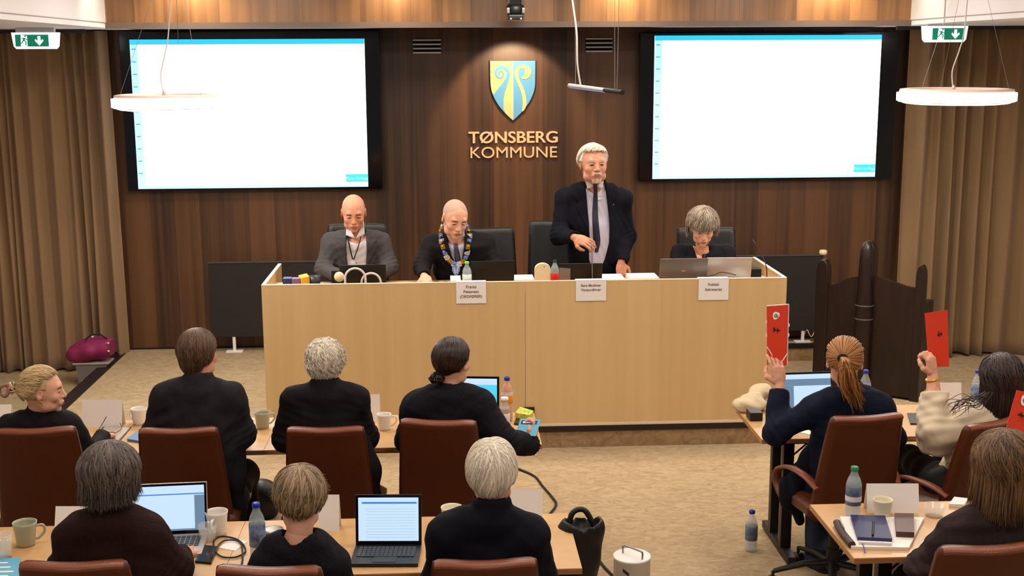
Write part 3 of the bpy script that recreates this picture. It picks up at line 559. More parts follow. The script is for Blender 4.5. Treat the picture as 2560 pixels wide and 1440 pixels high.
# ================================================================= IMPLICIT SURFACES
def smin(a, b, k):
    if k <= 0: return np.minimum(a, b)
    h = np.maximum(k-np.abs(a-b), 0)/k; return np.minimum(a, b)-h*h*k*.25
def smax(a, b, k): return -smin(-a, -b, k)
class G:
    def __init__(s, lo, hi, h):
        s.lo = np.asarray(lo, float); s.h = h; s.n = np.ceil((np.asarray(hi)-s.lo)/h).astype(int)+1
        s.ax = [(s.lo[i]+h*np.arange(s.n[i])).astype(np.float32) for i in range(3)]; s.F = np.full(tuple(s.n), .2, np.float32)
    def sub(s, lo, hi):
        a = np.clip(np.floor((np.asarray(lo)-s.lo)/s.h).astype(int), 0, s.n); b = np.clip(np.ceil((np.asarray(hi)-s.lo)/s.h).astype(int)+1, 0, s.n)
        if (b <= a).any(): return None
        return tuple(slice(a[i], b[i]) for i in range(3)), (s.ax[0][a[0]:b[0], None, None], s.ax[1][None, a[1]:b[1], None], s.ax[2][None, None, a[2]:b[2]])
    def ap(s, lo, hi, fn, k=0., mode='u', pad=None):
        pad = (k+3*s.h if pad is None else pad); r = s.sub(np.asarray(lo)-pad, np.asarray(hi)+pad)
        if r is None: return s
        sl, (X, Y, Zz) = r; d = fn(X, Y, Zz); f = s.F[sl]
        s.F[sl] = smin(f, d, k) if mode == 'u' else smax(f, -d, k)
        return s
    def cone(s, a, b, ra, rb, k=.02, mode='u', flat=None):
        """round cone a->b; flat=(unit axis, factor<1) squashes thickness along axis"""
        a = np.asarray(a, float); b = np.asarray(b, float); ba = b-a; L2 = max(float(ba @ ba), 1e-9); R = max(ra, rb)
        def fn(X, Y, Zz):
            px, py, pz = X-a[0], Y-a[1], Zz-a[2]; t = np.clip((px*ba[0]+py*ba[1]+pz*ba[2])/L2, 0, 1)
            qx, qy, qz = px-t*ba[0], py-t*ba[1], pz-t*ba[2]
            if flat is not None:
                n, f = flat; dn = (qx*n[0]+qy*n[1]+qz*n[2])*(1/f-1); qx = qx+dn*n[0]; qy = qy+dn*n[1]; qz = qz+dn*n[2]
                return ((np.sqrt(qx*qx+qy*qy+qz*qz)-(ra+(rb-ra)*t))*(.5+.5*f)).astype(np.float32)
            return (np.sqrt(qx*qx+qy*qy+qz*qz)-(ra+(rb-ra)*t)).astype(np.float32)
        return s.ap(np.minimum(a, b)-R, np.maximum(a, b)+R, fn, k, mode)
    def ell(s, c, r, R=None, k=.02, mode='u'):
        c = np.asarray(c, float); r = np.asarray(r, float); R = np.eye(3) if R is None else R; m = max(r)
        e = np.sqrt(((R*r[None, :])**2).sum(1))
        def fn(X, Y, Zz):
            p = (X-c[0], Y-c[1], Zz-c[2]); k0 = 0; k1 = 0
            for i in range(3):
                q = p[0]*R[0, i]+p[1]*R[1, i]+p[2]*R[2, i]; k0 = k0+(q/r[i])**2; k1 = k1+(q/r[i]**2)**2
            k0 = np.sqrt(k0); return (k0*(k0-1)/np.sqrt(k1+1e-9)).astype(np.float32)
        return s.ap(c-e, c+e, fn, k, mode)
    def chain(s, pts, rs, k=.02, mode='u', flat=None):
        for i in range(len(pts)-1): s.cone(pts[i], pts[i+1], rs[i], rs[i+1], k, mode, flat)
        return s
    def loft(s, secs, yaw=0, n=2.3, k=.03, mode='u', round_=.02):
        """secs: (x,y,z,halfwidth,halfdepth) ascending z"""
        S = np.array(secs, float); z = S[:, 2]; c, sn = math.cos(yaw), math.sin(yaw); M = max(S[:, 3].max(), S[:, 4].max())
        zs = np.linspace(z[0], z[-1], 64)
        def cub(v):  # smooth interpolation
            out = np.interp(zs, z, v); kk = np.array([1, 2, 3, 2, 1.])/9; p = np.pad(out, 2, 'edge'); return np.convolve(p, kk, 'valid')
        cols = [cub(S[:, i]) for i in (0, 1, 3, 4)]
        def fn(X, Y, Zz):
            cx, cy, a, b = (np.interp(Zz, zs, v).astype(np.float32) for v in cols)
            px, py = X-cx, Y-cy; u = (c*px+sn*py)/a; v = (-sn*px+c*py)/b
            r = (np.abs(u)**n+np.abs(v)**n)**(1/n); g = (r-1)*np.minimum(a, b)*(.55+.45*1)
            return smax(g, np.maximum(z[0]-Zz, Zz-z[-1])+0*g, round_).astype(np.float32)
        return s.ap((S[:, 0].min()-M, S[:, 1].min()-M, z[0]), (S[:, 0].max()+M, S[:, 1].max()+M, z[-1]), fn, k, mode)
    def cut(s, fn, k=.004):
        X, Y, Zz = s.ax[0][:, None, None], s.ax[1][None, :, None], s.ax[2][None, None, :]
        s.F = smax(s.F, (fn(X, Y, Zz)+0*s.F).astype(np.float32), k); return s
    def disp(s, fn):
        X, Y, Zz = s.ax[0][:, None, None], s.ax[1][None, :, None], s.ax[2][None, None, :]
        s.F = s.F+fn(X, Y, Zz).astype(np.float32); return s
    def copy(s):
        g = G.__new__(G); g.lo, g.h, g.n, g.ax, g.F = s.lo, s.h, s.n, s.ax, s.F.copy(); return g
    def mesh(s):
        F = s.F; F[0] = F[-1] = .1; F[:, 0] = F[:, -1] = .1; F[:, :, 0] = F[:, :, -1] = .1
        I = F < 0; n = F.shape; c = np.zeros((n[0]-1, n[1]-1, n[2]-1), np.int8)
        for dx in (0, 1):
            for dy in (0, 1):
                for dz in (0, 1): c += I[dx:n[0]-1+dx, dy:n[1]-1+dy, dz:n[2]-1+dz]
        act = (c > 0) & (c < 8); idx = np.argwhere(act); vid = np.full(c.shape, -1, np.int32); vid[act] = np.arange(len(idx))
        acc = np.zeros((len(idx), 3)); cnt = np.zeros(len(idx))
        for ax in range(3):
            for u in (0, 1):
                for v in (0, 1):
                    o = np.zeros(3, int); oth = [a for a in range(3) if a != ax]; o[oth[0]] = u; o[oth[1]] = v
                    p = idx+o; q = p.copy(); q[:, ax] += 1; fa = F[p[:, 0], p[:, 1], p[:, 2]]; fb = F[q[:, 0], q[:, 1], q[:, 2]]
                    m_ = (fa < 0) != (fb < 0); t = fa[m_]/(fa[m_]-fb[m_]); pos = np.repeat(o[None].astype(float), m_.sum(), 0); pos[:, ax] += t; acc[m_] += pos; cnt[m_] += 1
        Vv = (idx+acc/cnt[:, None])*s.h+s.lo; Q = []
        for ax in range(3):
            sl = [slice(1, n[i]-1) for i in range(3)]; sl[ax] = slice(0, n[ax]-1); s2 = list(sl); s2[ax] = slice(1, n[ax])
            A = I[tuple(sl)]; B = I[tuple(s2)]; base = np.array([1, 1, 1]); base[ax] = 0
            for sgn in (0, 1):
                e = np.argwhere(A & ~B if sgn == 0 else ~A & B)+base; o1, o2 = [(1, 2), (2, 0), (0, 1)][ax]
                def g(d1, d2): w_ = e.copy(); w_[:, o1] -= d1; w_[:, o2] -= d2; return vid[w_[:, 0], w_[:, 1], w_[:, 2]]
                f = np.stack([g(1, 1), g(0, 1), g(0, 0), g(1, 0)], 1); Q.append(f if sgn == 0 else f[:, ::-1])
        return Vv, np.concatenate(Q)
def poly_sd(px, py, poly):
    """signed distance to polygon"""
    p = np.array(poly, float); d = None; sgn = 1.
    for i in range(len(p)):
        a = p[i]; b = p[i-1]; e = b-a; wx, wy = px-a[0], py-a[1]; t = np.clip((wx*e[0]+wy*e[1])/(e @ e+1e-12), 0, 1); bx_, by_ = wx-e[0]*t, wy-e[1]*t; dd = bx_*bx_+by_*by_
        d = dd if d is None else np.minimum(d, dd)
        c1 = py >= a[1]; c2 = py < b[1]; c3 = e[0]*wy > e[1]*wx; flip = (c1 & c2 & c3) | (~c1 & ~c2 & ~c3); sgn = np.where(flip, -sgn, sgn)
    return sgn*np.sqrt(d)
def wrinkle(seed, amp, freq, aniso=(1, 1, 1)):
    r = np.random.RandomState(seed); ks = [unit(r.randn(3))*freq*f*np.array(aniso) for f in (1, 1.3, 1.9, 2.6)]; ph = r.rand(4)*6.28
    def f(X, Y, Zz):
        w0 = np.sin(X*ks[0][0]*.5+Y*ks[0][1]*.5+Zz*ks[0][2]*.5+ph[0]); out = 0
        for i in range(1, 4): out = out+np.sin(X*ks[i][0]+Y*ks[i][1]+Zz*ks[i][2]+ph[i]+1.8*w0)*(.9**i)
        return out*amp/1.6
    return f
# ================================================================= HEAD
def frame(yaw, pitch, roll=0):
    """head frame: local -Y is the face. yaw 0 faces the camera (-Y world), pi faces away; pitch>0 looks down"""
    return rotz(yaw) @ rotx(pitch) @ roty(roll)
mat('skin', (214, 152, 122), .5, noise=(40, (200, 134, 106), .3), spec=.35); mat('skin_light', (228, 174, 146), .5, noise=(40, (214, 152, 124), .3), spec=.35)
mat('lip', (176, 96, 84), .45); mat('eye_dark', (52, 34, 30), .4); mat('brow', (120, 84, 66), .8); mat('brow_white', (200, 186, 172), .8); mat('stubble', (182, 132, 110), .6); mat('stubble_grey', (188, 150, 132), .7)
for k_ in ('skin', 'skin_light'):
    MATS[k_].node_tree.nodes['Principled BSDF'].inputs['Subsurface Weight'].default_value = .0
def head_mesh(c, R, s, neck, nr=.058, female=0, h=.0028, jaw=1., nose=1., stub=0):
    """c head centre, R frame, s scale, neck = world point of the neck base"""
    c = np.asarray(c, float); L_ = lambda *p: c+R @ (np.array(p)*s)
    neck = np.asarray(neck, float); lo = np.minimum(c-.15*s, neck-.07); hi = np.maximum(c+.15*s, neck+.07); g = G(lo, hi, h)
    g.ell(L_(0, .014, .030), np.array([.075, .093, .084])*s, R, 0)
    g.ell(L_(0, -.022, -.005), np.array([.066, .072, .090])*s, R, .03*s)
    g.ell(L_(0, -.034, -.064), np.array([.050*jaw, .052, .046])*s, R, .03*s)
    g.ell(L_(0, -.079, -.097), np.array([.020*jaw, .014, .016])*s, R, .022*s)
    for sx in (-1, 1):
        g.ell(L_(sx*.040, -.062, -.026), np.array([.022, .020, .020])*s, R, .02*s)
        g.ell(L_(sx*.046*jaw, -.030, -.075), np.array([.018, .03, .022])*s, R, .02*s)
    g.cone(L_(-.034, -.078, .026), L_(.034, -.078, .026), .0125*s, .0125*s, .016*s)
    for sx in (-1, 1): g.ell(L_(sx*.031, -.100, .003), np.array([.017, .016, .012])*s, R, .014*s, 's')
    for sx in (-1, 1): g.ell(L_(sx*.031, -.0795, .003), np.array([.0145, .012, .0095])*s, R, .004*s)
    g.cone(L_(0, -.086, .018), L_(0, -.107*nose, -.028), .0075*s, .0115*s, .012*s)
    for sx in (-1, 1): g.ell(L_(sx*.012, -.097, -.032), np.array([.008, .010, .007])*s, R, .006*s)
    g.ell(L_(0, -.088, -.060), np.array([.028, .014, .018])*s, R, .014*s)
    g.ell(L_(0, -.099, -.0565), np.array([.021, .008, .0045])*s, R, .005*s); g.ell(L_(0, -.098, -.0665), np.array([.018, .008, .0055])*s, R, .005*s)
    g.cone(L_(-.020, -.106, -.0612), L_(.020, -.106, -.0612), .0022*s, .0022*s, .003*s, 's')
    for sx in (-1, 1):
        Re = R @ rotz(sx*.35) ; g.ell(L_(sx*.077, .006, -.004), np.array([.008, .018, .031])*s, Re, .006*s)
        g.ell(L_(sx*.084, .001, .000), np.array([.005, .009, .016])*s, Re, .004*s, 's')
    g.chain([L_(0, .022, -.05), neck], [nr*.92*s, nr], .03)
    Vv, Q = g.mesh(); Pc = ((Vv[Q].mean(1)-c) @ R)/s; mi = np.zeros(len(Q), int)
    x, y, z = Pc[:, 0], Pc[:, 1], Pc[:, 2]; ax = np.abs(x)
    front = y < -.055
    mi[front & ((x/.021)**2+((z+.0615)/.0085)**2 < 1)] = 1
    mi[front & ((ax-.031)**2/.0135**2+(z-.0005)**2/.0040**2 < 1)] = 2
    b = front & (np.abs(z-(.0225-.12*np.abs(ax-.028)))< .0048) & (ax > .013) & (ax < .048); mi[b] = 3
    if stub == 1: mi[(y > -.030) & (z > -.02) & (z < .070-.25*(y < .0)*np.abs(y)) & (ax < .0765)] = 4
    if stub == 2: mi[(z > .078+np.maximum(0, -.02-y)*.55-ax*.5) | ((y > -.02) & (z > -.02) & (ax < .0765))] = 4
    return Vv, Q, mi
# ---- hair locks: list of polylines with radius -> one mesh with a random tint per lock
def locks_mesh(lines, base=None, n=5, flat=.6):
    vs = []; fs = []; col = []; off = 0
    if base is not None:
        Vv, Q = base; vs.append(Vv); fs.append(Q); off = len(Vv); col.append(np.full(len(Vv), .35))
    r = np.random.RandomState(3)
    for ln, rad in lines:
        p = np.array(ln); k = len(p); T = np.gradient(p, axis=0); T /= np.linalg.norm(T, axis=1)[:, None]+1e-9
        u = np.cross(T, np.array([0.13, .2, 1.0])); u /= np.linalg.norm(u, axis=1)[:, None]+1e-9; w = np.cross(T, u)
        tt = np.linspace(0, 1, k); rr = rad*np.clip(np.minimum(tt/.08+.35, (1-tt)/.3+.12), 0, 1); a = np.arange(n)*2*math.pi/n
        ring = p[:, None]+u[:, None]*(rr[:, None]*np.cos(a))[..., None]+w[:, None]*(rr[:, None]*np.sin(a)*flat)[..., None]
        vs.append(ring.reshape(-1, 3)); i = np.arange(k-1)[:, None]*n+np.arange(n)[None]; j = np.arange(k-1)[:, None]*n+((np.arange(n)+1) % n)[None]
        fs.append((np.stack([i, j, j+n, i+n], -1).reshape(-1, 4)+off)); off += k*n; col.append(np.full(k*n, r.rand()))
    return np.concatenate(vs), np.concatenate(fs), np.concatenate(col)
def hair_mat(name, dark, light, rough=.5):
    M = bpy.data.materials.new(name); M.use_nodes = True; nt = M.node_tree; N = nt.nodes; L = nt.links; b = N['Principled BSDF']; b.inputs['Roughness'].default_value = rough; b.inputs['Specular IOR Level'].default_value = .4
    at = N.new('ShaderNodeAttribute'); at.attribute_name = 'tint'; tc = N.new('ShaderNodeTexCoord'); nz = N.new('ShaderNodeTexNoise'); nz.inputs['Scale'].default_value = 60; L.new(tc.outputs['Object'], nz.inputs[0])
    mm = N.new('ShaderNodeMath'); mm.operation = 'MULTIPLY_ADD'; L.new(nz.outputs[0], mm.inputs[0]); mm.inputs[1].default_value = .3; L.new(at.outputs['Fac'], mm.inputs[2])
    cr = N.new('ShaderNodeValToRGB'); cr.color_ramp.elements[0].position = .1; cr.color_ramp.elements[1].position = 1.1; cr.color_ramp.elements[0].color = (*lin(dark), 1); cr.color_ramp.elements[1].color = (*lin(light), 1)
    L.new(mm.outputs[0], cr.inputs[0]); L.new(cr.outputs[0], b.inputs['Base Color']); MATS[name] = M; return name
def link_hair(lines, base, m_, parent, name='hair', smooth=True, n=5, flat=.6):
    Vv, Q, col = locks_mesh(lines, base, n, flat); me = mesh_np(name, Vv, Q, smooth); a = me.attributes.new('tint', 'FLOAT', 'POINT')
    if len(col) == len(me.vertices): a.data.foreach_set('value', col.astype(np.float32))
    return link(name, me, m_, parent)
def slerp(a, b, t):
    a = unit(a); b = unit(b); o = math.acos(max(-1, min(1, float(a @ b)))); 
    if o < 1e-3: return a
    return (math.sin((1-t)*o)*a+math.sin(t*o)*b)/math.sin(o)
def scalp(c, R, s, d, off):
    """point on the hair shell in direction d (head-local)"""
    e = np.array([.078, .096, .090])*s; d = unit(d); k = 1/np.sqrt(((d/e)**2).sum()); return c+R @ (d*(k+off)+np.array([0, .012, .026])*s)
# ================================================================= HAND
def hand(g, wrist, d, nrm, side, curl=(.3, .35, .4, .45), spread=.12, thumb=.5, s=1., fore=None):
    """wrist point, d finger direction, nrm back-of-hand normal, side=+1 thumb on cross(d,nrm) side"""
    d = unit(d); nrm = unit(nrm-d*np.dot(nrm, d)); sd = np.cross(d, nrm)*side; w = np.asarray(wrist, float)
    pc = w+d*.05*s; Rm = np.stack([sd, d, nrm], 1); g.ell(pc, np.array([.040, .052, .015])*s, Rm, .012)
    g.cone(w-d*.02*s, w+d*.03*s, .024*s, .026*s, .015, flat=(nrm, .68))
    Ls = [(.036, .024, .020), (.041, .027, .021), (.038, .025, .020), (.030, .019, .018)]; xs = [.028, .0095, -.009, -.027]
    for i in range(4):
        base = w+d*(.088 if i in (1, 2) else .083)*s+sd*xs[i]*s; a0 = (1.5-i)*spread; p = base; ang = curl[i]*.7; dirv = unit(d+sd*a0*.6)
        g.cone(w+d*.05*s+sd*xs[i]*.9*s, p, .0105*s, .0095*s, .006)
        for j, l in enumerate(Ls[i]):
            dd = dirv*math.cos(ang)-nrm*math.sin(ang); q = p+dd*l*s; g.cone(p, q, (.0092-.0007*j)*s*(1 if i < 3 else .88), (.0086-.0008*j)*s*(1 if i < 3 else .88), .0035); p = q; ang += curl[i]*1.25
    tb = w+d*.025*s+sd*.026*s-nrm*.004*s; t1 = tb+(d*.55+sd*.75-nrm*.25*thumb)*.036*s; t2 = t1+(d*(.75)+sd*(.45-.5*thumb)-nrm*.5*thumb)*.032*s; t3 = t2+(d*.8+sd*(.15-.6*thumb)-nrm*.6*thumb)*.024*s
    g.chain([tb, t1, t2, t3], [.017*s, .0125*s, .0108*s, .009*s], .007)
    return p
mat('suit_charcoal', (34, 31, 34), .8, noise=(160, (44, 40, 44), .3), sheen=.0, spec=.12, bump=(220, .15)); mat('suit_black', (22, 19, 21), .8, noise=(160, (30, 26, 28), .3), sheen=0, spec=.12, bump=(220, .12)); mat('suit_navy', (13, 13, 21), .78, noise=(160, (19, 20, 30), .3), sheen=0, spec=.12, bump=(220, .12))
mat('suit_darkgrey', (36, 32, 34), .8, noise=(160, (46, 42, 44), .3), sheen=.12, spec=.12, bump=(220, .12)); mat('blazer_grey', (62, 58, 60), .8, noise=(260, (76, 72, 74), .3), sheen=0, spec=.12, bump=(260, .2)); mat('knit_brown', (38, 22, 20), .85, noise=(90, (48, 28, 26), .3), sheen=0, spec=.12, bump=(120, .25))
mat('knit_black', (20, 18, 24), .8, noise=(90, (30, 27, 34), .3), sheen=0, spec=.12, bump=(120, .25)); mat('denim_navy', (14, 18, 34), .75, noise=(120, (24, 30, 50), .3), sheen=0, spec=.12, bump=(160, .2)); mat('silk_cream', (212, 192, 162), .5, noise=(10, (226, 206, 178), .3), sheen=.2); mat('taupe_jacket', (44, 34, 36), .8, noise=(60, (56, 44, 45), .3), sheen=0, spec=.12, bump=(120, .2))
mat('shirt_white', (226, 218, 220), .65); mat('shirt_blue', (186, 192, 214), .65); mat('shirt_lilac', (196, 192, 208), .65); mat('tie_navy', (26, 28, 46), .45); mat('tie_slate', (60, 64, 84), .45); mat('lanyard_black', (16, 14, 18), .5); mat('trouser_black', (14, 13, 15), .85); mat('trouser_denim', (26, 32, 50), .8); mat('boot_black', (22, 20, 22), .4); mat('button_dark', (60, 50, 60), .4)
# ================================================================= PEOPLE
def merge(parts):
    vs = []; qs = []; ms = []; o = 0
    for Vv, Q, m_ in parts: vs.append(Vv); qs.append(Q+o); ms.append(m_); o += len(Vv)
    return np.concatenate(vs), np.concatenate(qs), np.concatenate(ms)
LIM = []
def build_person(label, head, neck, sh, el, wr, secs, yaw=0, top='suit_black', skin='skin', h=.007, hands=(None, None), legs=None, legmat='trouser_black', shoe='boot_black',
                 rs=(.062, .053, .040), seed=1, wr_amp=.004, front=None, female=0, jaw=1., base=None, collar=.0, name_top='jacket', nr=.056, browm='brow', nose=1., neckhole=None, shoulder_drop=.0, tz=.055, extra=None, cuff=None, trapz=.5, cuffback=(0, 0), sdrop=.015, stub=0):
    """everything in world space. head=(centre, yaw, pitch, roll, scale)"""
    hc, hy, hp, hr, hs = head; hc = np.asarray(hc, float); HR = frame(hy, hp, hr); neck = np.asarray(neck, float)
    S = np.array(secs, float); bz = 0 if base is None else base; sh = [np.asarray(q, float)-V(0, 0, sdrop) for q in sh]
    root = empty('person', (S[0, 0], S[0, 1], bz), label, 'person')
    # ---- body: one continuous figure
    parts = []
    Vv, Q, mi = head_mesh(hc, HR, hs, neck+V(0, 0, -.03), nr, female, .0027 if hy < 1.0 else .0034, jaw, nose, stub); parts.append((Vv, Q, mi))
    lo = np.min(np.concatenate([np.array(el), np.array(wr), S[:, :3]-V(.22, .2, .05), [neck]]), 0)-.1; hi = np.max(np.concatenate([np.array(el), np.array(wr), S[:, :3]+V(.22, .2, .05), [neck]]), 0)+.1
    if legs: lo = np.minimum(lo, np.min(np.concatenate([np.array(l) for l in legs]), 0)-.12); hi = np.maximum(hi, np.max(np.concatenate([np.array(l) for l in legs]), 0)+.12)
    b = G(lo, hi, .013)
    b.loft([(x_, y_, z_, a_*.84, b_*.8) for x_, y_, z_, a_, b_ in secs], yaw, 2.2)
    b.cone(neck+V(0, 0, -.05), neck+V(0, 0, .0), .055, .05, .03)
    for i in (0, 1): b.chain([neck-V(0, 0, .04), sh[i], el[i], wr[i]], [.045, rs[0]*.72, rs[1]*.7, .027], .03)
    if legs:
        for l in legs: b.chain(l, [.075, .055, .04][:len(l)], .03)
    Vb, Qb = b.mesh(); parts.append((Vb, Qb, np.zeros(len(Qb), int)))
    for i in (0, 1):
        if hands[i] is None: continue
        hd = hands[i]; w_ = np.asarray(wr[i], float); g = G(w_-.2, w_+.2, .0028); hand(g, w_, hd['d'], hd['n'], hd['side'], hd.get('curl', (.3, .35, .4, .45)), hd.get('spread', .1), hd.get('thumb', .5), hd.get('s', 1.))
        fa = unit(w_-np.asarray(el[i])); g.cone(w_-fa*.12, w_+fa*.0, .031, .024, .01); Vh, Qh = g.mesh(); parts.append((Vh, Qh, np.zeros(len(Qh), int)))
    Vv, Q, mi = merge(parts); link('body', mesh_np('body', Vv, Q, True, mi), [skin, 'lip', 'eye_dark', browm]+([('stubble', 'stubble_grey')[stub-1]] if stub else []), root)
    # ---- top garment
    lo = np.min(np.concatenate([np.array(sh), np.array(el), np.array(wr), S[:, :3]-V(.24, .2, .0)]), 0)-.09; hi = np.max(np.concatenate([np.array(sh), np.array(el), np.array(wr), S[:, :3]+V(.24, .2, 0), [neck]]), 0)+.09
    g = G(lo, hi, h); g.loft(secs, yaw, 2.5, .03)
    for i in (0, 1):
        shi = np.asarray(sh[i], float); g.chain([neck-V(0, 0, .045), neck*(1-trapz)+shi*trapz+V(0, 0, .004), shi], [tz, tz*1.0, rs[0]*.97], .06)
        g.chain([shi, el[i], np.asarray(wr[i])-unit(np.asarray(wr[i])-np.asarray(el[i]))*cuffback[i]], rs, .045)
    base_noarm = g
    w1 = wrinkle(seed, wr_amp, 17, (1, 1, 1.5)); w2 = wrinkle(seed+9, wr_amp*.5, 45, (1, 1, 1.3)); g.disp(lambda X, Y, Zz: w1(X, Y, Zz)+w2(X, Y, Zz))
    # elbow creases
    for i in (0, 1):
        e = np.asarray(el[i], float); ad = unit(e-np.asarray(sh[i]))
        g.disp(lambda X, Y, Zz: .0045*np.sin(((X-e[0])*ad[0]+(Y-e[1])*ad[1]+(Zz-e[2])*ad[2])*190+X*30)*np.exp(-((X-e[0])**2+(Y-e[1])**2+(Zz-e[2])**2)/.006))
    cc = neck+V(0, 0, .0)
    if collar: # jacket / shirt collar ring
        up = unit((hc-neck)*V(1, 1, 1.6)); g.cone(neck-up*.03, neck+up*collar, nr+.026, nr+.016, .02)
    if neckhole is None: neckhole = nr+.004
    up = unit(hc-neck+V(0, 0, .05)); g.cone(neck-up*.03, neck+up*.2, neckhole-.002, neckhole+.004, .008, 's')
    for i in (0, 1):
        w_ = np.asarray(wr[i]); fa = unit(w_-np.asarray(el[i])); w_ = w_-fa*cuffback[i]; g.cone(w_+fa*.012, w_+fa*.12, rs[2]*.78, rs[2]*1.3, .003, 's')
        g.cut(lambda X, Y, Zz: np.where(((X-w_[0])**2+(Y-w_[1])**2+(Zz-w_[2])**2) < .008, (X-w_[0])*fa[0]+(Y-w_[1])*fa[1]+(Zz-w_[2])*fa[2]-.004, -1), 0)
    fin = {'root': root, 'g': g, 'HR': HR, 'hc': hc, 'hs': hs, 'neck': neck}
    if front: front(g, fin)
    Vv, Q = g.mesh(); fin['top'] = link(name_top, mesh_np(name_top, Vv, Q), top, root); md = fin['top'].modifiers.new('s', 'SMOOTH'); md.factor = .5; md.iterations = 2
    if legs:
        lo = np.min(np.concatenate([np.array(l) for l in legs]), 0)-.13; hi = np.max(np.concatenate([np.array(l) for l in legs]), 0)+.13
        for_l = G(lo, hi, .011)
        for l in legs: for_l.chain(l, [.092, .072, .058][:len(l)], .03)
        hp_ = (np.asarray(legs[0][0])+np.asarray(legs[1][0]))/2; for_l.ell(hp_, (.19, .14, .12), None, .04)
        w3 = wrinkle(seed+3, .006, 20); for_l.disp(w3); Vv, Q = for_l.mesh(); link('trousers', mesh_np('trousers', Vv, Q), legmat, root)
        for l in legs:
            a = np.asarray(l[-1], float); f = unit((np.asarray(l[1])-np.asarray(l[0]))*V(1, 1, 0)+V(0, 1e-3, 0)); gg = G(a-.24, a+.24, .008)
            gg.cone(a+V(0, 0, .02), a+V(0, 0, -.03), .05, .05, .02); gg.ell(a+f*.07+V(0, 0, -.045), (.045, .13, .04), np.stack([np.cross(f, V(0, 0, 1)), f, V(0, 0, 1)], 1), .03)
            zf = a[2]-.075; gg.cut(lambda X, Y, Zz: zf-Zz+0*X, 0); Vv, Q = gg.mesh(); link('shoe', mesh_np('shoe', Vv, Q), shoe, root)
    return fin
def torso(hip, chest, neck, wh, ww, wc, ws, dep=.115, belly=0, top_in=.10):
    hip = np.asarray(hip, float); neck = np.asarray(neck, float); chest = np.asarray(chest, float); L_ = lambda a, b, t: a+(b-a)*t
    w1 = L_(hip, chest, .45)
    return [(*(hip-V(0, 0, .06)), wh*.96, dep*.95), (*hip, wh, dep*1.02), (*w1, ww, dep+belly), (*chest, wc, dep*1.02), (*L_(chest, neck, .45), ws, dep*.92), (*L_(chest, neck, .72), ws*.86, dep*.74), (*L_(chest, neck, .9), ws*.5, dep*.55)]
def sit_legs(hip, yaw=0, floor=0, spread=.11, thigh=.43, kz=None, shin_dir=0, dx=0):
    d = V(-math.sin(yaw), math.cos(yaw), 0); s = V(math.cos(yaw), math.sin(yaw), 0); out = []
    hip = np.asarray(hip, float)
    for k in (-1, 1):
        a = hip+s*k*.085+V(0, 0, .0); kn = hip+d*thigh+s*k*spread; kn[2] = floor+.50; an = kn+d*(.02+shin_dir); an[2] = floor+.085; out.append([a, kn, an])
    return out
# ------------------------------------------------------------- hair
hair_mat('hair_brown', (42, 28, 20), (104, 76, 54)); hair_mat('hair_white', (150, 138, 128), (240, 230, 216)); hair_mat('hair_curly_grey', (138, 124, 108), (238, 226, 206)); hair_mat('hair_dark', (18, 10, 10), (52, 30, 26), .35)
hair_mat('hair_blonde', (122, 92, 58), (232, 202, 152)); hair_mat('hair_ginger', (112, 68, 34), (188, 132, 78)); hair_mat('hair_espresso', (22, 14, 14), (62, 42, 38), .4); hair_mat('hair_ash', (44, 36, 33), (110, 96, 86)); hair_mat('hair_grey_bob', (76, 62, 52), (178, 160, 142)); hair_mat('hair_tousled', (62, 48, 36), (166, 138, 106)); hair_mat('hair_long_brown', (48, 32, 21), (122, 88, 56))
hair_mat('hair_silver', (170, 156, 140), (246, 234, 214))
def el_back(az, back=-.62, side=-.12, front=.42):
    a = abs(az); t1 = min(a/1.45, 1); v = back+(side-back)*(t1**1.6); 
    if a > 1.45: v = side+(front-side)*min(1, (a-1.45)/.55)
    return v
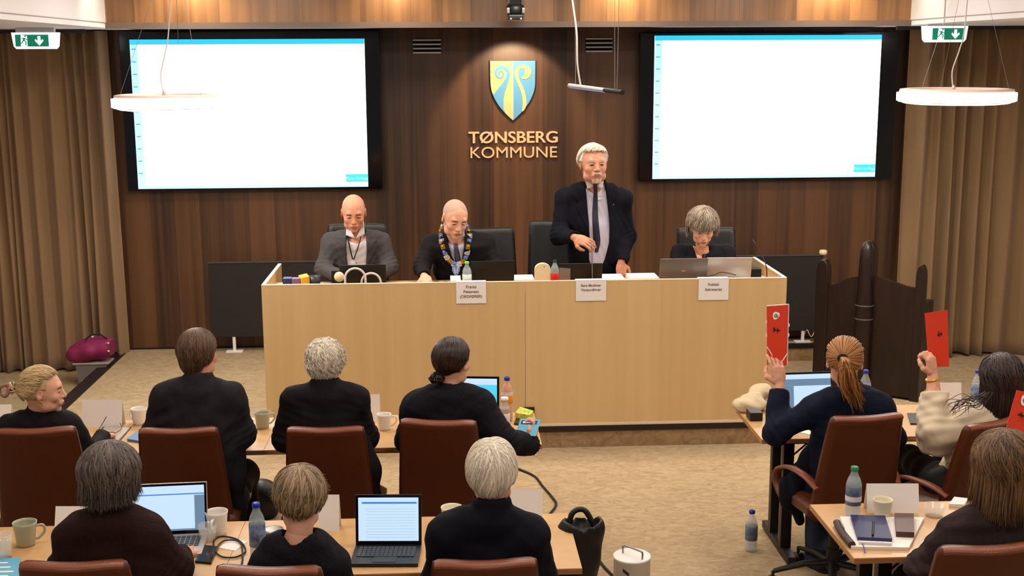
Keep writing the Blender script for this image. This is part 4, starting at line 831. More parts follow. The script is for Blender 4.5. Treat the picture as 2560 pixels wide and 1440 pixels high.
def hair_std(F, m_, n=420, off=.012, r=.0048, wave=.004, wf=5, curl=0, mess=.0, ends=(-.62, -.12, .42), drop=(0, 0, 0), crown=(0.05, .45, 1), seed=2, front_max=2.2, tmin=0., flick=.0, name='hair', swirl=.3, scale=(1, 1, 1), dropdir=None, tail_in=.15, k_pts=13, basecut=True, base_h=.0045, rfrom=0, jit=.16):
    hc, R, s = F['hc'], F['HR'], F['hs']; rr = np.random.RandomState(seed); lines = []; d0c = unit(crown); n = int(n*2.3); r = r*.62
    def pt(d, o): 
        q = scalp(V(0, 0, 0), np.eye(3), s, d, o)*np.array(scale); return hc+R @ q
    for i in range(n):
        d0 = unit(d0c+rr.randn(3)*jit); az = rr.uniform(-front_max, front_max); e = el_back(az, *ends)+rr.normal(0, .05+mess*.12)
        d1 = V(math.sin(az)*math.cos(e), math.cos(az)*math.cos(e), math.sin(e)); t0 = rr.uniform(tmin, .75) if i > n*.3 else 0; ph = rr.rand()*6.28; o0 = off*rr.uniform(.75, 1.15)
        ln = []; sw = swirl*rr.uniform(.5, 1)
        side = unit(np.cross(d0, d1)+1e-4)
        for t in np.linspace(t0, 1, k_pts):
            d = slerp(d0, d1, t)+side*(sw*math.sin(t*3.14)*.25+curl*math.sin(t*wf*2.2+ph)*.10*t); lift = o0*(.65+.35*math.sin(min(t*1.3, 1)*3.14*.5))+wave*math.sin(t*wf+ph)*t+curl*.005*math.cos(t*wf*2.2+ph)+mess*.010*rr.rand()*t*t*0
            ln.append(pt(d, lift*s))
        a_ = abs(az); dl = drop[0] if a_ < .9 else (drop[1] if a_ < 1.7 else drop[2]); dl *= rr.uniform(.75, 1.1)
        if dl > 0:
            last = ln[-1].copy(); tang = unit(ln[-1]-ln[-2]); dn = V(0, 0, -1.) if dropdir is None else unit(dropdir); kk = max(3, int(dl/.016)); st = dl/kk; out = unit(last-hc)*V(1, 1, 0)
            for j in range(kk):
                tt = (j+1)/kk; tang = unit(tang*.6+dn*.55-out*tail_in*tt*(1 if flick == 0 else -flick)+side*0+ (R @ side)*.25*math.sin(tt*wf+ph)*(curl*.6+wave*22)); last = last+tang*st; ln.append(last.copy())
        elif flick or mess:
            tang = unit(ln[-1]-ln[-2]); out = unit(ln[-1]-hc); ln.append(ln[-1]+(tang*.6+out*flick+rr.randn(3)*mess*.5)*.014*s)
            if mess > .3: ln.append(ln[-1]+(tang*.3+out*flick+rr.randn(3)*mess*.5)*.012*s)
        lines.append((ln, r*rr.uniform(.7, 1.25)*s))
    # base cap
    g = G(hc-.17*s, hc+.17*s, base_h); e = np.array([.078, .096, .090])*s*np.array(scale); g.ell(hc+R @ (np.array([0, .012, .026])*s*np.array(scale)), e+off*.62*s, R, 0)
    def ct(X, Y, Zz):
        x = ((X-hc[0])*R[0, 0]+(Y-hc[1])*R[1, 0]+(Zz-hc[2])*R[2, 0])/s; y = ((X-hc[0])*R[0, 1]+(Y-hc[1])*R[1, 1]+(Zz-hc[2])*R[2, 1])/s; z = ((X-hc[0])*R[0, 2]+(Y-hc[1])*R[1, 2]+(Zz-hc[2])*R[2, 2])/s
        zl = np.where(y > .02, .026+.085*math.sin(ends[0])-0*.01, np.where(y > -.03, .030+.09*math.sin(ends[1]), .026+.09*math.sin(ends[2]+.12))); return zl-z
    g.cut(ct, .006); return lines, g
def hair_done(F, lines, g, m_, name='hair', n=5, flat=.6): return link_hair(lines, g.mesh() if g is not None else None, m_, F['root'], name, True, n, flat)
HZ = dict
def PP(*a): return P(*a)
# ---------- shells: a patch of cloth lying on a garment, cut to a polygon given in picture-plane pixels at depth Yd, facing the camera side
def patch(g, poly_px, Yd, t0, t1, ymax, name, m_, parent, hfac=1.0, kk=.002, refine=None):
    pw = [P(x, y, Yd) for x, y in poly_px]; poly = [(p[0], p[2]) for p in pw]; q = g.copy(); lo = np.min(poly, 0)-.02; hi = np.max(poly, 0)+.02
    # view-plane independent: straight extrusion along Y, only the side nearer than ymax
    if refine:
        sub = G((lo[0], ymax-.22, lo[1]), (hi[0], ymax+.02, hi[1]), refine)
        # resample
        ax = [np.clip((sub.ax[i]-q.lo[i])/q.h, 0, q.n[i]-1.001) for i in range(3)]; i0 = [a.astype(int) for a in ax]; f = [a-b for a, b in zip(ax, i0)]
        acc = 0
        for dx in (0, 1):
            for dy in (0, 1):
                for dz in (0, 1):
                    wgt = (f[0] if dx else 1-f[0])[:, None, None]*(f[1] if dy else 1-f[1])[None, :, None]*(f[2] if dz else 1-f[2])[None, None, :]
                    acc = acc+wgt*q.F[np.ix_(i0[0]+dx, i0[1]+dy, i0[2]+dz)]
        sub.F = acc.astype(np.float32); q = sub
    X, Y, Zz = q.ax[0][:, None, None], q.ax[1][None, :, None], q.ax[2][None, None, :]
    pd = poly_sd(X[:, :, 0], q.ax[2][None, :], poly)[:, None, :]
    F0 = q.F.copy(); q.F = smax(smax(smax(F0-t1, t0-F0, 0), (pd+0*F0).astype(np.float32), kk), (Y-ymax+0*F0).astype(np.float32), 0).astype(np.float32)
    Vv, Q = q.mesh(); return link(name, mesh_np(name, Vv, Q), m_, parent)
def vcut(g, poly_px, Yd, ymax, deep=-.03):
    """opening of a jacket front: carve the polygon down to `deep` below the surface"""
    pw = [P(x, y, Yd) for x, y in poly_px]; poly = [(p[0], p[2]) for p in pw]; X, Y, Zz = g.ax[0][:, None, None], g.ax[1][None, :, None], g.ax[2][None, None, :]
    pd = poly_sd(X[:, :, 0], g.ax[2][None, :], poly)[:, None, :]; F0 = g.F
    cutv = np.maximum(np.maximum(pd+0*F0, Y-ymax+0*F0), deep-F0); g.F = smax(F0, (-cutv).astype(np.float32), .002); return g
def strip(g, pts_px, Yd, w_, lift, name, m_, parent, ymin=None, n=10, thick=.0025):
    """flat band following the garment front under a pixel path"""
    path = spline([np.array([*p, 0.]) for p in pts_px], n); L_ = []
    for q in path:
        o = np.array([0, 0, CH]); d = ray(q[0], q[1]); d = d/d[1]
        ys = np.linspace(Yd-.3, Yd+.25, 160); pts = o+d*ys[:, None]; idx = np.clip(((pts-g.lo)/g.h).astype(int), 0, g.n-1); f = g.F[idx[:, 0], idx[:, 1], idx[:, 2]]; k = np.argmax(f < lift)
        if f[k] >= lift: k = len(ys)//2
        L_.append(pts[k])
    L_ = np.array(L_); 
    if len(L_) > 6:
        pad = np.pad(L_, ((2, 2), (0, 0)), 'edge'); L_ = (pad[:-4]+pad[1:-3]+pad[2:-2]+pad[3:-1]+pad[4:])/5
    return MB().tube([p for p in L_], [w_]*len(L_) if not isinstance(w_, (list, tuple)) else list(np.interp(np.linspace(0, 1, len(L_)), np.linspace(0, 1, len(w_)), w_)), 8, flat=thick/max(w_ if not isinstance(w_, (list, tuple)) else max(w_), 1e-4)).link(name, m_, parent)
# =========================================== bench people
BF = .32   # inner platform level
# --- man in grey blazer
A_neck = PP(889, 592, 8.70); hipA = V(A_neck[0], 8.80, .86)
def frontA(g, F):
    base = g.copy(); F['base'] = base
    vcut(g, [(866, 560), (912, 560), (916, 620), (914, 668), (918, 720), (866, 720), (868, 668), (862, 610)], 8.6, 8.72, -.022)
FA = build_person('seated bald man in a grey blazer and open white shirt, looking down behind the bench', (PP(884, 531, 8.66), .08, .30, 0, 1.06), A_neck,
    [PP(826, 603, 8.74), PP(954, 600, 8.74)], [PP(808, 672, 8.66), PP(975, 668, 8.66)], [PP(852, 692, 8.42), PP(940, 692, 8.42)],
    torso(hipA, V(A_neck[0], 8.74, 1.30), A_neck, .185, .17, .185, .18, .115), top='blazer_grey', skin='skin', h=.0052, seed=11, stub=1, front=frontA, base=BF, name_top='blazer', collar=.02, nr=.056, jaw=1.0,
    hands=(dict(d=(.5, -.8, -.1), n=(0, -.2, 1), side=1), dict(d=(-.5, -.8, -.1), n=(0, -.2, 1), side=-1)), legs=sit_legs((A_neck[0], 8.80, .86-.02), math.pi, BF), rs=(.064, .055, .043))
def shirt_under(F, m_, poly, Yd, ymax, name='shirt', t0=-.032, t1=-.014): return patch(F['base'], poly, Yd, t0, t1, ymax, name, m_, F['root'], refine=.004)
shirt_under(FA, 'shirt_white', [(864, 572), (912, 572), (922, 640), (920, 720), (862, 720), (864, 640)], 8.6, 8.73)
def collar_pts(F, pxs, Y0, name, m_, th=.006):
    MB().prism([(P(x, y, Y0)[0], P(x, y, Y0)[2]) for x, y in pxs], (0, Y0, 0), V(1, 0, 0), V(0, 0, 1), (0, th, 0)).link(name, m_, F['root'])
def front_y(F, px, py, lift=.0, lo=8.3, hi=8.9):
    g = F['base']; o = np.array([0, 0, CH]); d = ray(px, py); d = d/d[1]; ys = np.linspace(lo, hi, 300); pts = o+d*ys[:, None]; idx = np.clip(((pts-g.lo)/g.h).astype(int), 0, g.n-1); f = g.F[idx[:, 0], idx[:, 1], idx[:, 2]]; k = np.argmax(f < lift); return ys[k] if f[k] < lift else None
def collar_wing(F, tri, name='collar_wing', m_='shirt_white', lift=.006, th=.006, ydef=8.62):
    """curved collar flap: pixel triangle draped just over the garment"""
    vs = []; n = 6; a, b, c = [np.array(p, float) for p in tri]; idx = {}
    for i in range(n+1):
        for j in range(n+1-i):
            q = a+(b-a)*i/n+(c-a)*j/n; y = front_y(F, q[0], q[1], lift) or ydef; idx[(i, j)] = len(vs); vs.append(P(q[0], q[1], min(y, ydef+.02)))
    fs = []
    for i in range(n):
        for j in range(n-i):
            fs.append((idx[(i, j)], idx[(i+1, j)], idx[(i, j+1)]))
            if (i+1, j+1) in idx and i+j+2 <= n: fs.append((idx[(i+1, j)], idx[(i+1, j+1)], idx[(i, j+1)]))
    o = link(name, mesh_np(name, vs, fs, True), m_, F['root']); md = o.modifiers.new('s', 'SOLIDIFY'); md.thickness = th; md.offset = 0; return o
collar_wing(FA, [(867, 552), (865, 588), (888, 597)]); collar_wing(FA, [(909, 550), (912, 586), (890, 597)])
patch(FA['base'], [(845, 585), (866, 575), (864, 620), (866, 675), (850, 645), (838, 620), (848, 612), (840, 604)], 8.6, -.002, .006, 8.72, 'lapel', 'blazer_grey', FA['root'], refine=.0035)
patch(FA['base'], [(912, 575), (935, 590), (942, 604), (934, 610), (940, 620), (928, 650), (913, 672), (917, 620)], 8.6, -.002, .006, 8.72, 'lapel', 'blazer_grey', FA['root'], refine=.0035)
strip(FA['base'], [(867, 580), (873, 612), (882, 650)], 8.6, .0045, .0, 'lanyard', 'lanyard_black', FA['root']); strip(FA['base'], [(905, 583), (896, 615), (884, 650)], 8.6, .0045, .0, 'lanyard', 'lanyard_black', FA['root'])
for q in ((888, 598), (891, 657)):
    y = (front_y(FA, *q, -.012) or 8.6)-.002; MB().lathe([(0, -.001), (.004, 0), (0, .002)], P(q[0], q[1], y), 10, R=rotx(math.pi/2)).link('button', 'button_dark', FA['root'])
def cap_short(F, m_, off=.0022, zf=.05, back=-.03, name='hair'):
    hc, R, s = F['hc'], F['HR'], F['hs']; g = G(hc-.15*s, hc+.15*s, .0032)
    g.ell(hc+R @ (np.array([0, .014, .030])*s), np.array([.075, .093, .084])*s+off, R, 0); g.ell(hc+R @ (np.array([0, -.022, -.005])*s), np.array([.066, .072, .090])*s+off, R, .03*s)
    def ct(X, Y, Zz):
        x = ((X-hc[0])*R[0, 0]+(Y-hc[1])*R[1, 0]+(Zz-hc[2])*R[2, 0])/s; y = ((X-hc[0])*R[0, 1]+(Y-hc[1])*R[1, 1]+(Zz-hc[2])*R[2, 1])/s; z = ((X-hc[0])*R[0, 2]+(Y-hc[1])*R[1, 2]+(Zz-hc[2])*R[2, 2])/s
        return np.maximum(np.where(y < -.02, zf+(-.02-y)*.9-np.abs(x)*.55, np.where(y < .02, -.02, back))-z, -1)
    g.cut(ct, .003); Vv, Q = g.mesh(); return link(name, mesh_np(name, Vv, Q), m_, F['root'])
def shirt_collar(F, m_, h_=.034, r_=None, tilt=.18):
    n = F['neck']; up = unit(F['hc']-n+V(0, .02, .06)); x_ = unit(np.cross(V(0, 1, 0), up)); R = np.stack([x_, np.cross(up, x_), up], 1) @ rotx(tilt); r0 = r_ or .064
    MB().lathe([(r0+.030, -.060), (r0+.008, -.022), (r0, .0), (r0-.003, h_), (r0-.007, h_), (r0-.006, 0)], n-V(0, 0, .0), 32, R, cap=False).link('shirt_collar', m_, F['root'])
# --- man with chain
B_neck = PP(1143, 600, 8.66); hipB = V(B_neck[0]+.03, 8.82, .86)
def frontB(g, F):
    F['base'] = g.copy(); vcut(g, [(1114, 560), (1160, 560), (1163, 600), (1158, 640), (1150, 668), (1140, 664), (1128, 640), (1118, 600)], 8.55, 8.70, -.02)
FB = build_person('seated close-cropped man in a dark suit wearing a ceremonial chain, leaning forward on the bench', (PP(1137, 545, 8.56), .32, .38, .10, 1.1), B_neck,
    [PP(1078, 608, 8.70), PP(1212, 603, 8.74)], [PP(1054, 668, 8.60), PP(1236, 668, 8.66)], [PP(1060, 690, 8.40), PP(1262, 692, 8.42)],
    torso(hipB, V(B_neck[0]+.01, 8.70, 1.28), B_neck, .19, .18, .195, .19, .12), top='suit_black', skin='skin_light', h=.0052, seed=21, stub=2, front=frontB, base=BF, name_top='jacket', collar=.02, nr=.058,
    hands=(dict(d=(.25, -.9, -.3), n=(-.2, -.3, 1), side=1, curl=(.8, .9, .9, .9), thumb=.8), dict(d=(.1, -.9, .1), n=(.4, -.2, .9), side=-1, curl=(.7, .7, .8, .8))), legs=sit_legs((B_neck[0]+.03, 8.82, .84), math.pi, BF), rs=(.066, .056, .043))
shirt_under(FB, 'shirt_blue', [(1114, 570), (1162, 570), (1166, 640), (1152, 690), (1138, 690), (1120, 640)], 8.55, 8.71)
collar_wing(FB, [(1115, 574), (1121, 594), (1138, 598)], m_='shirt_blue', ydef=8.56); collar_wing(FB, [(1160, 570), (1162, 590), (1140, 598)], m_='shirt_blue', ydef=8.56)
strip(FB['base'], [(1137, 592), (1139, 612), (1143, 640), (1147, 662)], 8.55, [.010, .014, .020, .022], -.004, 'necktie', 'tie_slate', FB['root'], thick=.006)
patch(FB['base'], [(1098, 590), (1116, 585), (1120, 610), (1133, 655), (1118, 640), (1104, 615)], 8.55, -.002, .006, 8.70, 'lapel', 'suit_black', FB['root'], refine=.0035)
patch(FB['base'], [(1163, 580), (1178, 590), (1180, 615), (1165, 640), (1154, 660), (1160, 620)], 8.55, -.002, .006, 8.70, 'lapel', 'suit_black', FB['root'], refine=.0035)
shirt_collar(FB, 'shirt_blue', .012, .063)
# ceremonial chain: its own thing
tc_ = empty('ceremonial_chain', PP(1140, 640, 8.5), 'silver, gold and blue ceremonial chain with a shield pendant, worn by the seated man', 'chain')
lk = [(1104, 566), (1100, 578), (1102, 590), (1104, 603), (1107, 617), (1112, 631), (1117, 643), (1125, 652), (1136, 659), (1148, 660), (1158, 653), (1165, 642), (1168, 631), (1170, 617), (1173, 603), (1174, 590), (1172, 577), (1168, 565), (1163, 554)]
for k, q in enumerate(lk):
    y = (front_y(FB, q[0], q[1], .008) or 8.60)-.004; p = P(q[0], q[1], y); a = math.atan2(lk[min(k+1, len(lk)-1)][1]-lk[max(k-1, 0)][1], lk[min(k+1, len(lk)-1)][0]-lk[max(k-1, 0)][0])
    mt = ('chain_silver', 'gold', 'chain_blue')[k % 3]; w_ = .038 if k % 3 == 0 else .03
    MB().box(p, (.034, .006, w_ if k not in (0, 1, 16, 17, 18) else .018), roty(a+0), .003).lathe([(0, -.002), (.010, 0), (0, .004)], p+V(0, -.005, 0), 10, R=rotx(math.pi/2)).link('link_plate', mt, tc_)
p = P(1140, 668, (front_y(FB, 1140, 664, .01) or 8.5)-.006)
MB().box(p+V(0, 0, .018), (.07, .007, .018), None, .003).link('pendant_bar', 'chain_silver', tc_)
sh_ = [(-.028, .0), (.028, .0), (.028, -.03), (.018, -.055), (0, -.072), (-.018, -.055), (-.028, -.03)]
pd_ = MB().prism(sh_, p+V(0, 0, .008), V(1, 0, 0), V(0, 0, 1), (0, .006, 0)).link('pendant_shield', 'chain_blue', tc_)
MB().tube([p+V(-.016, -.003, -.002), p+V(-.008, -.003, -.02), p+V(-.006, -.003, -.05)], .0035, 5).tube([p+V(.016, -.003, -.002), p+V(.008, -.003, -.02), p+V(.008, -.003, -.045)], .0035, 5).link('scroll_marks', 'shirt_white', pd_)
# --- standing man
C_neck = PP(1490, 466, 8.78); Cx = C_neck[0]
def frontC(g, F):
    F['base'] = g.copy(); vcut(g, [(1466, 440), (1514, 440), (1520, 500), (1526, 560), (1524, 610), (1514, 650), (1490, 700), (1474, 650), (1474, 560), (1468, 480)], 8.65, 8.80, -.024)
cs = [(Cx+.02, 8.85, .92, .19, .13), (Cx+.01, 8.84, 1.05, .20, .145), (Cx+.01, 8.82, 1.25, .205, .155), (Cx, 8.81, 1.45, .205, .14), (Cx-.01, 8.81, 1.60, .195, .118), (Cx-.01, 8.81, 1.66, .165, .095), (Cx-.01, 8.80, 1.70, .10, .075)]
FC = build_person('standing white-haired man with moustache in a navy suit and dark tie behind the bench', (PP(1483, 411, 8.72), .14, -.04, 0, 1.16), C_neck,
    [PP(1412, 492, 8.82), PP(1557, 492, 8.82)], [PP(1397, 588, 8.74), PP(1567, 590, 8.84)], [PP(1436, 594, 8.52), PP(1553, 655, 8.66)],
    cs, top='suit_navy', skin='skin', h=.0056, seed=31, front=frontC, base=BF, name_top='jacket', collar=.02, nr=.062, jaw=1.12, browm='brow_white',
    hands=(dict(d=(.85, -.35, -.28), n=(-.1, -.75, .65), side=1, curl=(.5, .45, .4, .35), thumb=.7, s=1.05), dict(d=(-.02, -.25, -1), n=(.1, -1, .2), side=-1, curl=(.1, .15, .15, .2), spread=.22, thumb=.3, s=1.0)),
    legs=[[V(Cx-.07, 8.86, .92), V(Cx-.10, 8.85, .62), V(Cx-.12, 8.86, BF+.08)], [V(Cx+.10, 8.86, .92), V(Cx+.11, 8.85, .62), V(Cx+.13, 8.86, BF+.08)]], rs=(.068, .060, .046))
shirt_under(FC, 'shirt_lilac', [(1464, 450), (1516, 450), (1530, 560), (1528, 660), (1490, 690), (1468, 660), (1468, 500)], 8.65, 8.82)
collar_wing(FC, [(1465, 444), (1468, 472), (1486, 466)], m_='shirt_white', ydef=8.68); collar_wing(FC, [(1510, 442), (1506, 473), (1492, 466)], m_='shirt_white', ydef=8.68)
strip(FC['base'], [(1488, 466), (1489, 480), (1488, 540), (1492, 600), (1491, 632)], 8.65, [.011, .014, .021, .026, .010], -.004, 'necktie', 'tie_navy', FC['root'], thick=.008)
patch(FC['base'], [(1447, 465), (1464, 455), (1469, 500), (1473, 560), (1475, 600), (1462, 560), (1442, 520), (1450, 508), (1440, 500)], 8.65, -.002, .007, 8.80, 'lapel', 'suit_navy', FC['root'], refine=.0035)
patch(FC['base'], [(1516, 455), (1530, 465), (1542, 500), (1533, 508), (1540, 522), (1530, 570), (1526, 600), (1522, 500)], 8.65, -.002, .007, 8.80, 'lapel', 'suit_navy', FC['root'], refine=.0035)
y = (front_y(FC, 1533, 512, .004) or 8.66)-.004; MB().lathe([(0, -.001), (.006, 0), (0, .002)], P(1533, 512, y), 8, R=rotx(math.pi/2)).link('lapel_pin', 'gold', FC['root'])
l_, g_ = hair_std(FC, 'hair_silver', 420, .016, .0052, .003, 4, ends=(-.55, -.15, .62), crown=(.35, .1, 1), front_max=3.1, swirl=.6, seed=5)
hair_done(FC, l_, g_, 'hair_silver')
shirt_collar(FC, 'shirt_white', .02, .067)
MB().box(P(1488, 467, (front_y(FC, 1488, 474, 0) or 8.66)-.012), (.026, .016, .034), None, .005).link('tie_knot', 'tie_navy', FC['root'])
def beard(F, m_, mous=True):
    hc, R, s = F['hc'], F['HR'], F['hs']; rr = np.random.RandomState(4); ls = []
    for i in range(120):
        x = rr.uniform(-.024, .024); a = hc+R @ (V(x*.6, -.110+abs(x)*.3, -.045)*s); b_ = hc+R @ (V(x*1.45, -.107+abs(x)*.7, -.055-abs(x)*.6)*s); ls.append(([a, (a+b_)/2+R @ V(0, -.002, 0), b_], .0026*s))
    for i in range(140):
        x = rr.uniform(-.024, .024); zz = rr.uniform(-.102, -.074); a = hc+R @ (V(x*1.15, -.0955+abs(x)*.5, zz)*s); b_ = hc+R @ (V(x*1.15+rr.normal(0, .002), -.090+abs(x)*.6, zz-.012)*s); ls.append(([a, (a+b_)/2+R @ V(0, -.0015, 0), b_], .0022*s))
    link_hair(ls, None, m_, F['root'], 'beard')
beard(FC, 'hair_silver')
# --- woman behind laptops
D_neck = PP(1757, 636, 8.72)
def frontD(g, F):
    F['base'] = g.copy(); vcut(g, [(1738, 610), (1770, 610), (1760, 640), (1752, 668), (1744, 640)], 8.6, 8.75, -.012)
FD = build_person('seated woman with a grey bob and dark cardigan, head bowed behind two laptops', (PP(1756, 566, 8.60), -.05, .46, 0, 1.06), D_neck,
    [PP(1700, 628, 8.74), PP(1815, 628, 8.74)], [PP(1680, 700, 8.60), PP(1835, 700, 8.60)], [PP(1725, 712, 8.42), PP(1790, 712, 8.42)],
    torso(V(D_neck[0], 8.82, .86), V(D_neck[0], 8.75, 1.22), D_neck, .18, .165, .18, .165, .115), top='knit_black', skin='skin_light', h=.006, seed=41, front=frontD, base=BF, name_top='cardigan', nr=.047, jaw=.86,
    hands=(dict(d=(.3, -.9, 0), n=(0, 0, 1), side=1), dict(d=(-.3, -.9, 0), n=(0, 0, 1), side=-1)), legs=sit_legs((D_neck[0], 8.82, .84), math.pi, BF), rs=(.06, .052, .04), tz=.05)
patch(FD['base'], [(1738, 600), (1772, 600), (1762, 650), (1750, 672), (1742, 640)], 8.6, -.03, -.008, 8.76, 'neckline_skin', 'skin_light', FD['root'], refine=.004)
strip(FD['base'], [(1772, 610), (1764, 632), (1757, 652), (1752, 668)], 8.6, .010, .004, 'scarf', mat('scarf_wine', (70, 18, 30), .7), FD['root'], thick=.006)
MB().tube([P(1744, 609, 8.575), P(1753, 611, 8.565), P(1762, 609, 8.575)], .003, 6).link('choker', 'lanyard_black', FD['root'])
l_, g_ = hair_std(FD, 'hair_grey_bob', 560, .022, .0052, .004, 4, ends=(-.35, -.30, .12), drop=(.06, .08, 0.012), crown=(0, .1, 1), front_max=3.14, swirl=.35, seed=8, tail_in=-.05, scale=(1.06, 1, 1), mess=.2)
hair_done(FD, l_, g_, 'hair_grey_bob')
# =========================================== back row (seen from behind)
PI = math.pi
def seated_back(label, head, neck, sh, el, wr, topm, seed, hipdx=0, yaw=0, wh=.185, ww=.175, wc=.19, ws=.18, dep=.12, Y=5.77, legs=True, **kw):
    hip = V(neck[0]+hipdx, Y+.03, .50); ch = V(neck[0]+hipdx*.3, Y+.01, neck[2]-.30)
    return build_person(label, head, neck, sh, el, wr, torso(hip, ch, neck, wh, ww, wc, ws, dep), yaw=yaw, top=topm, seed=seed, legs=sit_legs(hip, yaw) if legs is True else legs, **kw)
rest = lambda sd, sp=.3: dict(d=(sp*sd, .95, -.05), n=(0, .1, 1), side=-sd)
# --- blonde woman, head turned to the right
nE = PP(100, 1045, 5.76)
FE = seated_back('seated woman with blonde pinned-up hair and black jacket, head turned in profile', (PP(104, 976, 5.74), PI/2+.22, .06, 0, .95), nE,
    [PP(24, 1068, 5.76), PP(172, 1066, 5.76)], [PP(-10, 1150, 5.86), PP(222, 1140, 5.86)], [PP(40, 1100, 6.15), PP(255, 1092, 6.12)], 'suit_black', 51, yaw=-.1, collar=.035, skin='skin_light', nr=.047, jaw=.9, hands=(rest(1), rest(-1)), rs=(.062, .054, .042), wh=.19, ww=.175)
# --- brown hair man
nF = PP(497, 962, 5.76)
FF = seated_back('seated man with collar-length brown hair in a dark charcoal jacket', (PP(495, 884, 5.80), PI-.38, .12, .0, 1.0), nF,
    [PP(410, 992, 5.76), PP(582, 992, 5.76)], [PP(382, 1090, 5.80), PP(608, 1085, 5.80)], [PP(420, 1080, 6.12), PP(590, 1075, 6.12)], 'suit_charcoal', 61, collar=.03, sdrop=-.004, tz=.044, hands=(rest(1), rest(-1)), rs=(.058, .056, .045), wh=.2, ww=.185, wc=.195, ws=.185)
# --- curly grey man
nG = PP(813, 975, 5.76)
FGm = seated_back('seated man with curly grey hair in a plain black jacket', (PP(813, 908, 5.80), PI-.1, .1, 0, .97), nG,
    [PP(735, 1000, 5.76), PP(890, 996, 5.76)], [PP(712, 1095, 5.80), PP(915, 1090, 5.80)], [PP(750, 1085, 6.12), PP(890, 1085, 6.12)], 'suit_black', 71, collar=.03, sdrop=0, tz=.044, hands=(rest(1), rest(-1)), rs=(.058, .056, .045), wh=.2, ww=.185, wc=.195, ws=.18)
# --- dark haired woman with low bun, holding a blue card
nH = PP(1122, 975, 5.76)
FH = seated_back('seated woman with a low dark bun and dark cardigan, arm stretched right', (PP(1130, 905, 5.78), PI-.5, .12, 0, 1.0), nH,
    [PP(1045, 1010, 5.76), PP(1200, 1008, 5.74)], [PP(1026, 1100, 5.82), PP(1262, 1102, 5.66)], [PP(1060, 1090, 6.1), PP(1326, 1112, 5.80)], 'knit_black', 81, collar=.012, skin='skin_light', nr=.047, jaw=.9, name_top='cardigan',
    hands=(rest(1), dict(d=(.35, .25, .9), n=(.9, -.35, -.2), side=-1, curl=(.7, .75, .8, .8), thumb=.6, s=.95)), rs=(.072, .064, .058), wh=.2, ww=.195, wc=.205, ws=.19, yaw=-.12)
# --- ginger ponytail woman holding a red card
nI = PP(2128, 985, 5.76)
FI = seated_back('seated woman with a ginger ponytail and navy shirt jacket, holding up a red card', (PP(2112, 905, 5.78), PI-.28, .08, .0, 1.04), nI,
    [PP(2036, 1016, 5.76), PP(2200, 1014, 5.76)], [PP(1940, 1082, 5.80), PP(2230, 1095, 5.84)], [PP(1948, 962, 5.92), PP(2190, 1090, 6.14)], 'denim_navy', 91, cuffback=(.035, 0), collar=.03, skin='skin_light', nr=.047, jaw=.88, name_top='shirt_jacket',
    hands=(dict(d=(-.12, .12, 1), n=(.1, -1, .05), side=-1, curl=(.25, .6, .7, .75), thumb=.9, s=1.0), rest(-1)), rs=(.064, .06, .052), wh=.18, ww=.16, wc=.185, ws=.18, hipdx=-.06, legs=[[P(2100, 1215, 5.78), P(2050, 1190, 6.2), P(2040, 1395, 6.0)], [P(2170, 1215, 5.82), P(2160, 1190, 6.22), P(2062, 1405, 5.95)]], legmat='trouser_denim')
# --- dark long-haired woman in cream blouse holding a red card
nJ = PP(2488, 1015, 5.70)
FJ = seated_back('seated woman with long dark hair and cream blouse, holding up a red card', (PP(2505, 950, 5.72), PI-.1, .08, .08, 1.06), nJ,
    [PP(2430, 1050, 5.72), PP(2560, 1040, 5.74)], [PP(2338, 1085, 5.74), PP(2600, 1140, 5.8)], [PP(2332, 938, 5.86), PP(2570, 1120, 6.1)], 'silk_cream', 101, cuffback=(.09, 0), collar=.0, skin='skin_light', nr=.046, jaw=.88, name_top='blouse', wr_amp=.010,
    hands=(dict(d=(-.15, .1, 1), n=(.55, -.8, .0), side=-1, curl=(.95, 1.0, 1.0, 1.0), thumb=.9, s=.98), rest(-1)), rs=(.078, .088, .062), wh=.165, ww=.155, wc=.18, ws=.17, hipdx=-.10)
# =========================================== front row
kwf = dict(Y=4.22)
nL = PP(283, 1285, 4.22)
FL = seated_back('seated woman with a dark grey bob and brown sweater, using the silver laptop', (PP(275, 1188, 4.24), PI-.05, .14, 0, .97), nL,
    [PP(190, 1330, 4.22), PP(365, 1325, 4.22)], [PP(160, 1430, 4.26), PP(440, 1420, 4.28)], [PP(240, 1400, 4.55), PP(455, 1390, 4.60)], 'knit_brown', 111, collar=.012, skin='skin_light', nr=.048, name_top='sweater', hands=(rest(1), rest(-1, .1)), rs=(.066, .058, .045), wh=.19, ww=.18, wc=.19, ws=.185, **kwf)
nM = PP(747, 1342, 4.2)
FM = seated_back('seated woman with short tousled light brown hair in a black top', (PP(750, 1246, 4.24), PI+.1, .2, .0, .98), nM,
    [PP(676, 1400, 4.2), PP(820, 1400, 4.2)], [PP(640, 1530, 4.24), PP(880, 1520, 4.26)], [PP(680, 1480, 4.5), PP(850, 1470, 4.5)], 'knit_black', 121, collar=.0, skin='skin_light', nr=.049, name_top='knit_top', hands=(rest(1), rest(-1)), rs=(.06, .054, .042), wh=.18, ww=.165, wc=.18, ws=.175, neckhole=.060, **kwf)
nN = PP(1230, 1284, 4.22)
FN = seated_back('seated man with swept white hair in a navy suit jacket', (PP(1230, 1186, 4.26), PI-.18, .12, .0, 1.0), nN,
    [PP(1116, 1336, 4.22), PP(1322, 1336, 4.22)], [PP(1098, 1440, 4.28), PP(1345, 1435, 4.28)], [PP(1150, 1425, 4.55), PP(1310, 1425, 4.55)], 'suit_navy', 131, collar=.034, sdrop=.004, tz=.048, skin='skin', nr=.056, hands=(rest(1), rest(-1)), rs=(.066, .058, .045), wh=.19, ww=.185, wc=.195, ws=.185, **kwf)
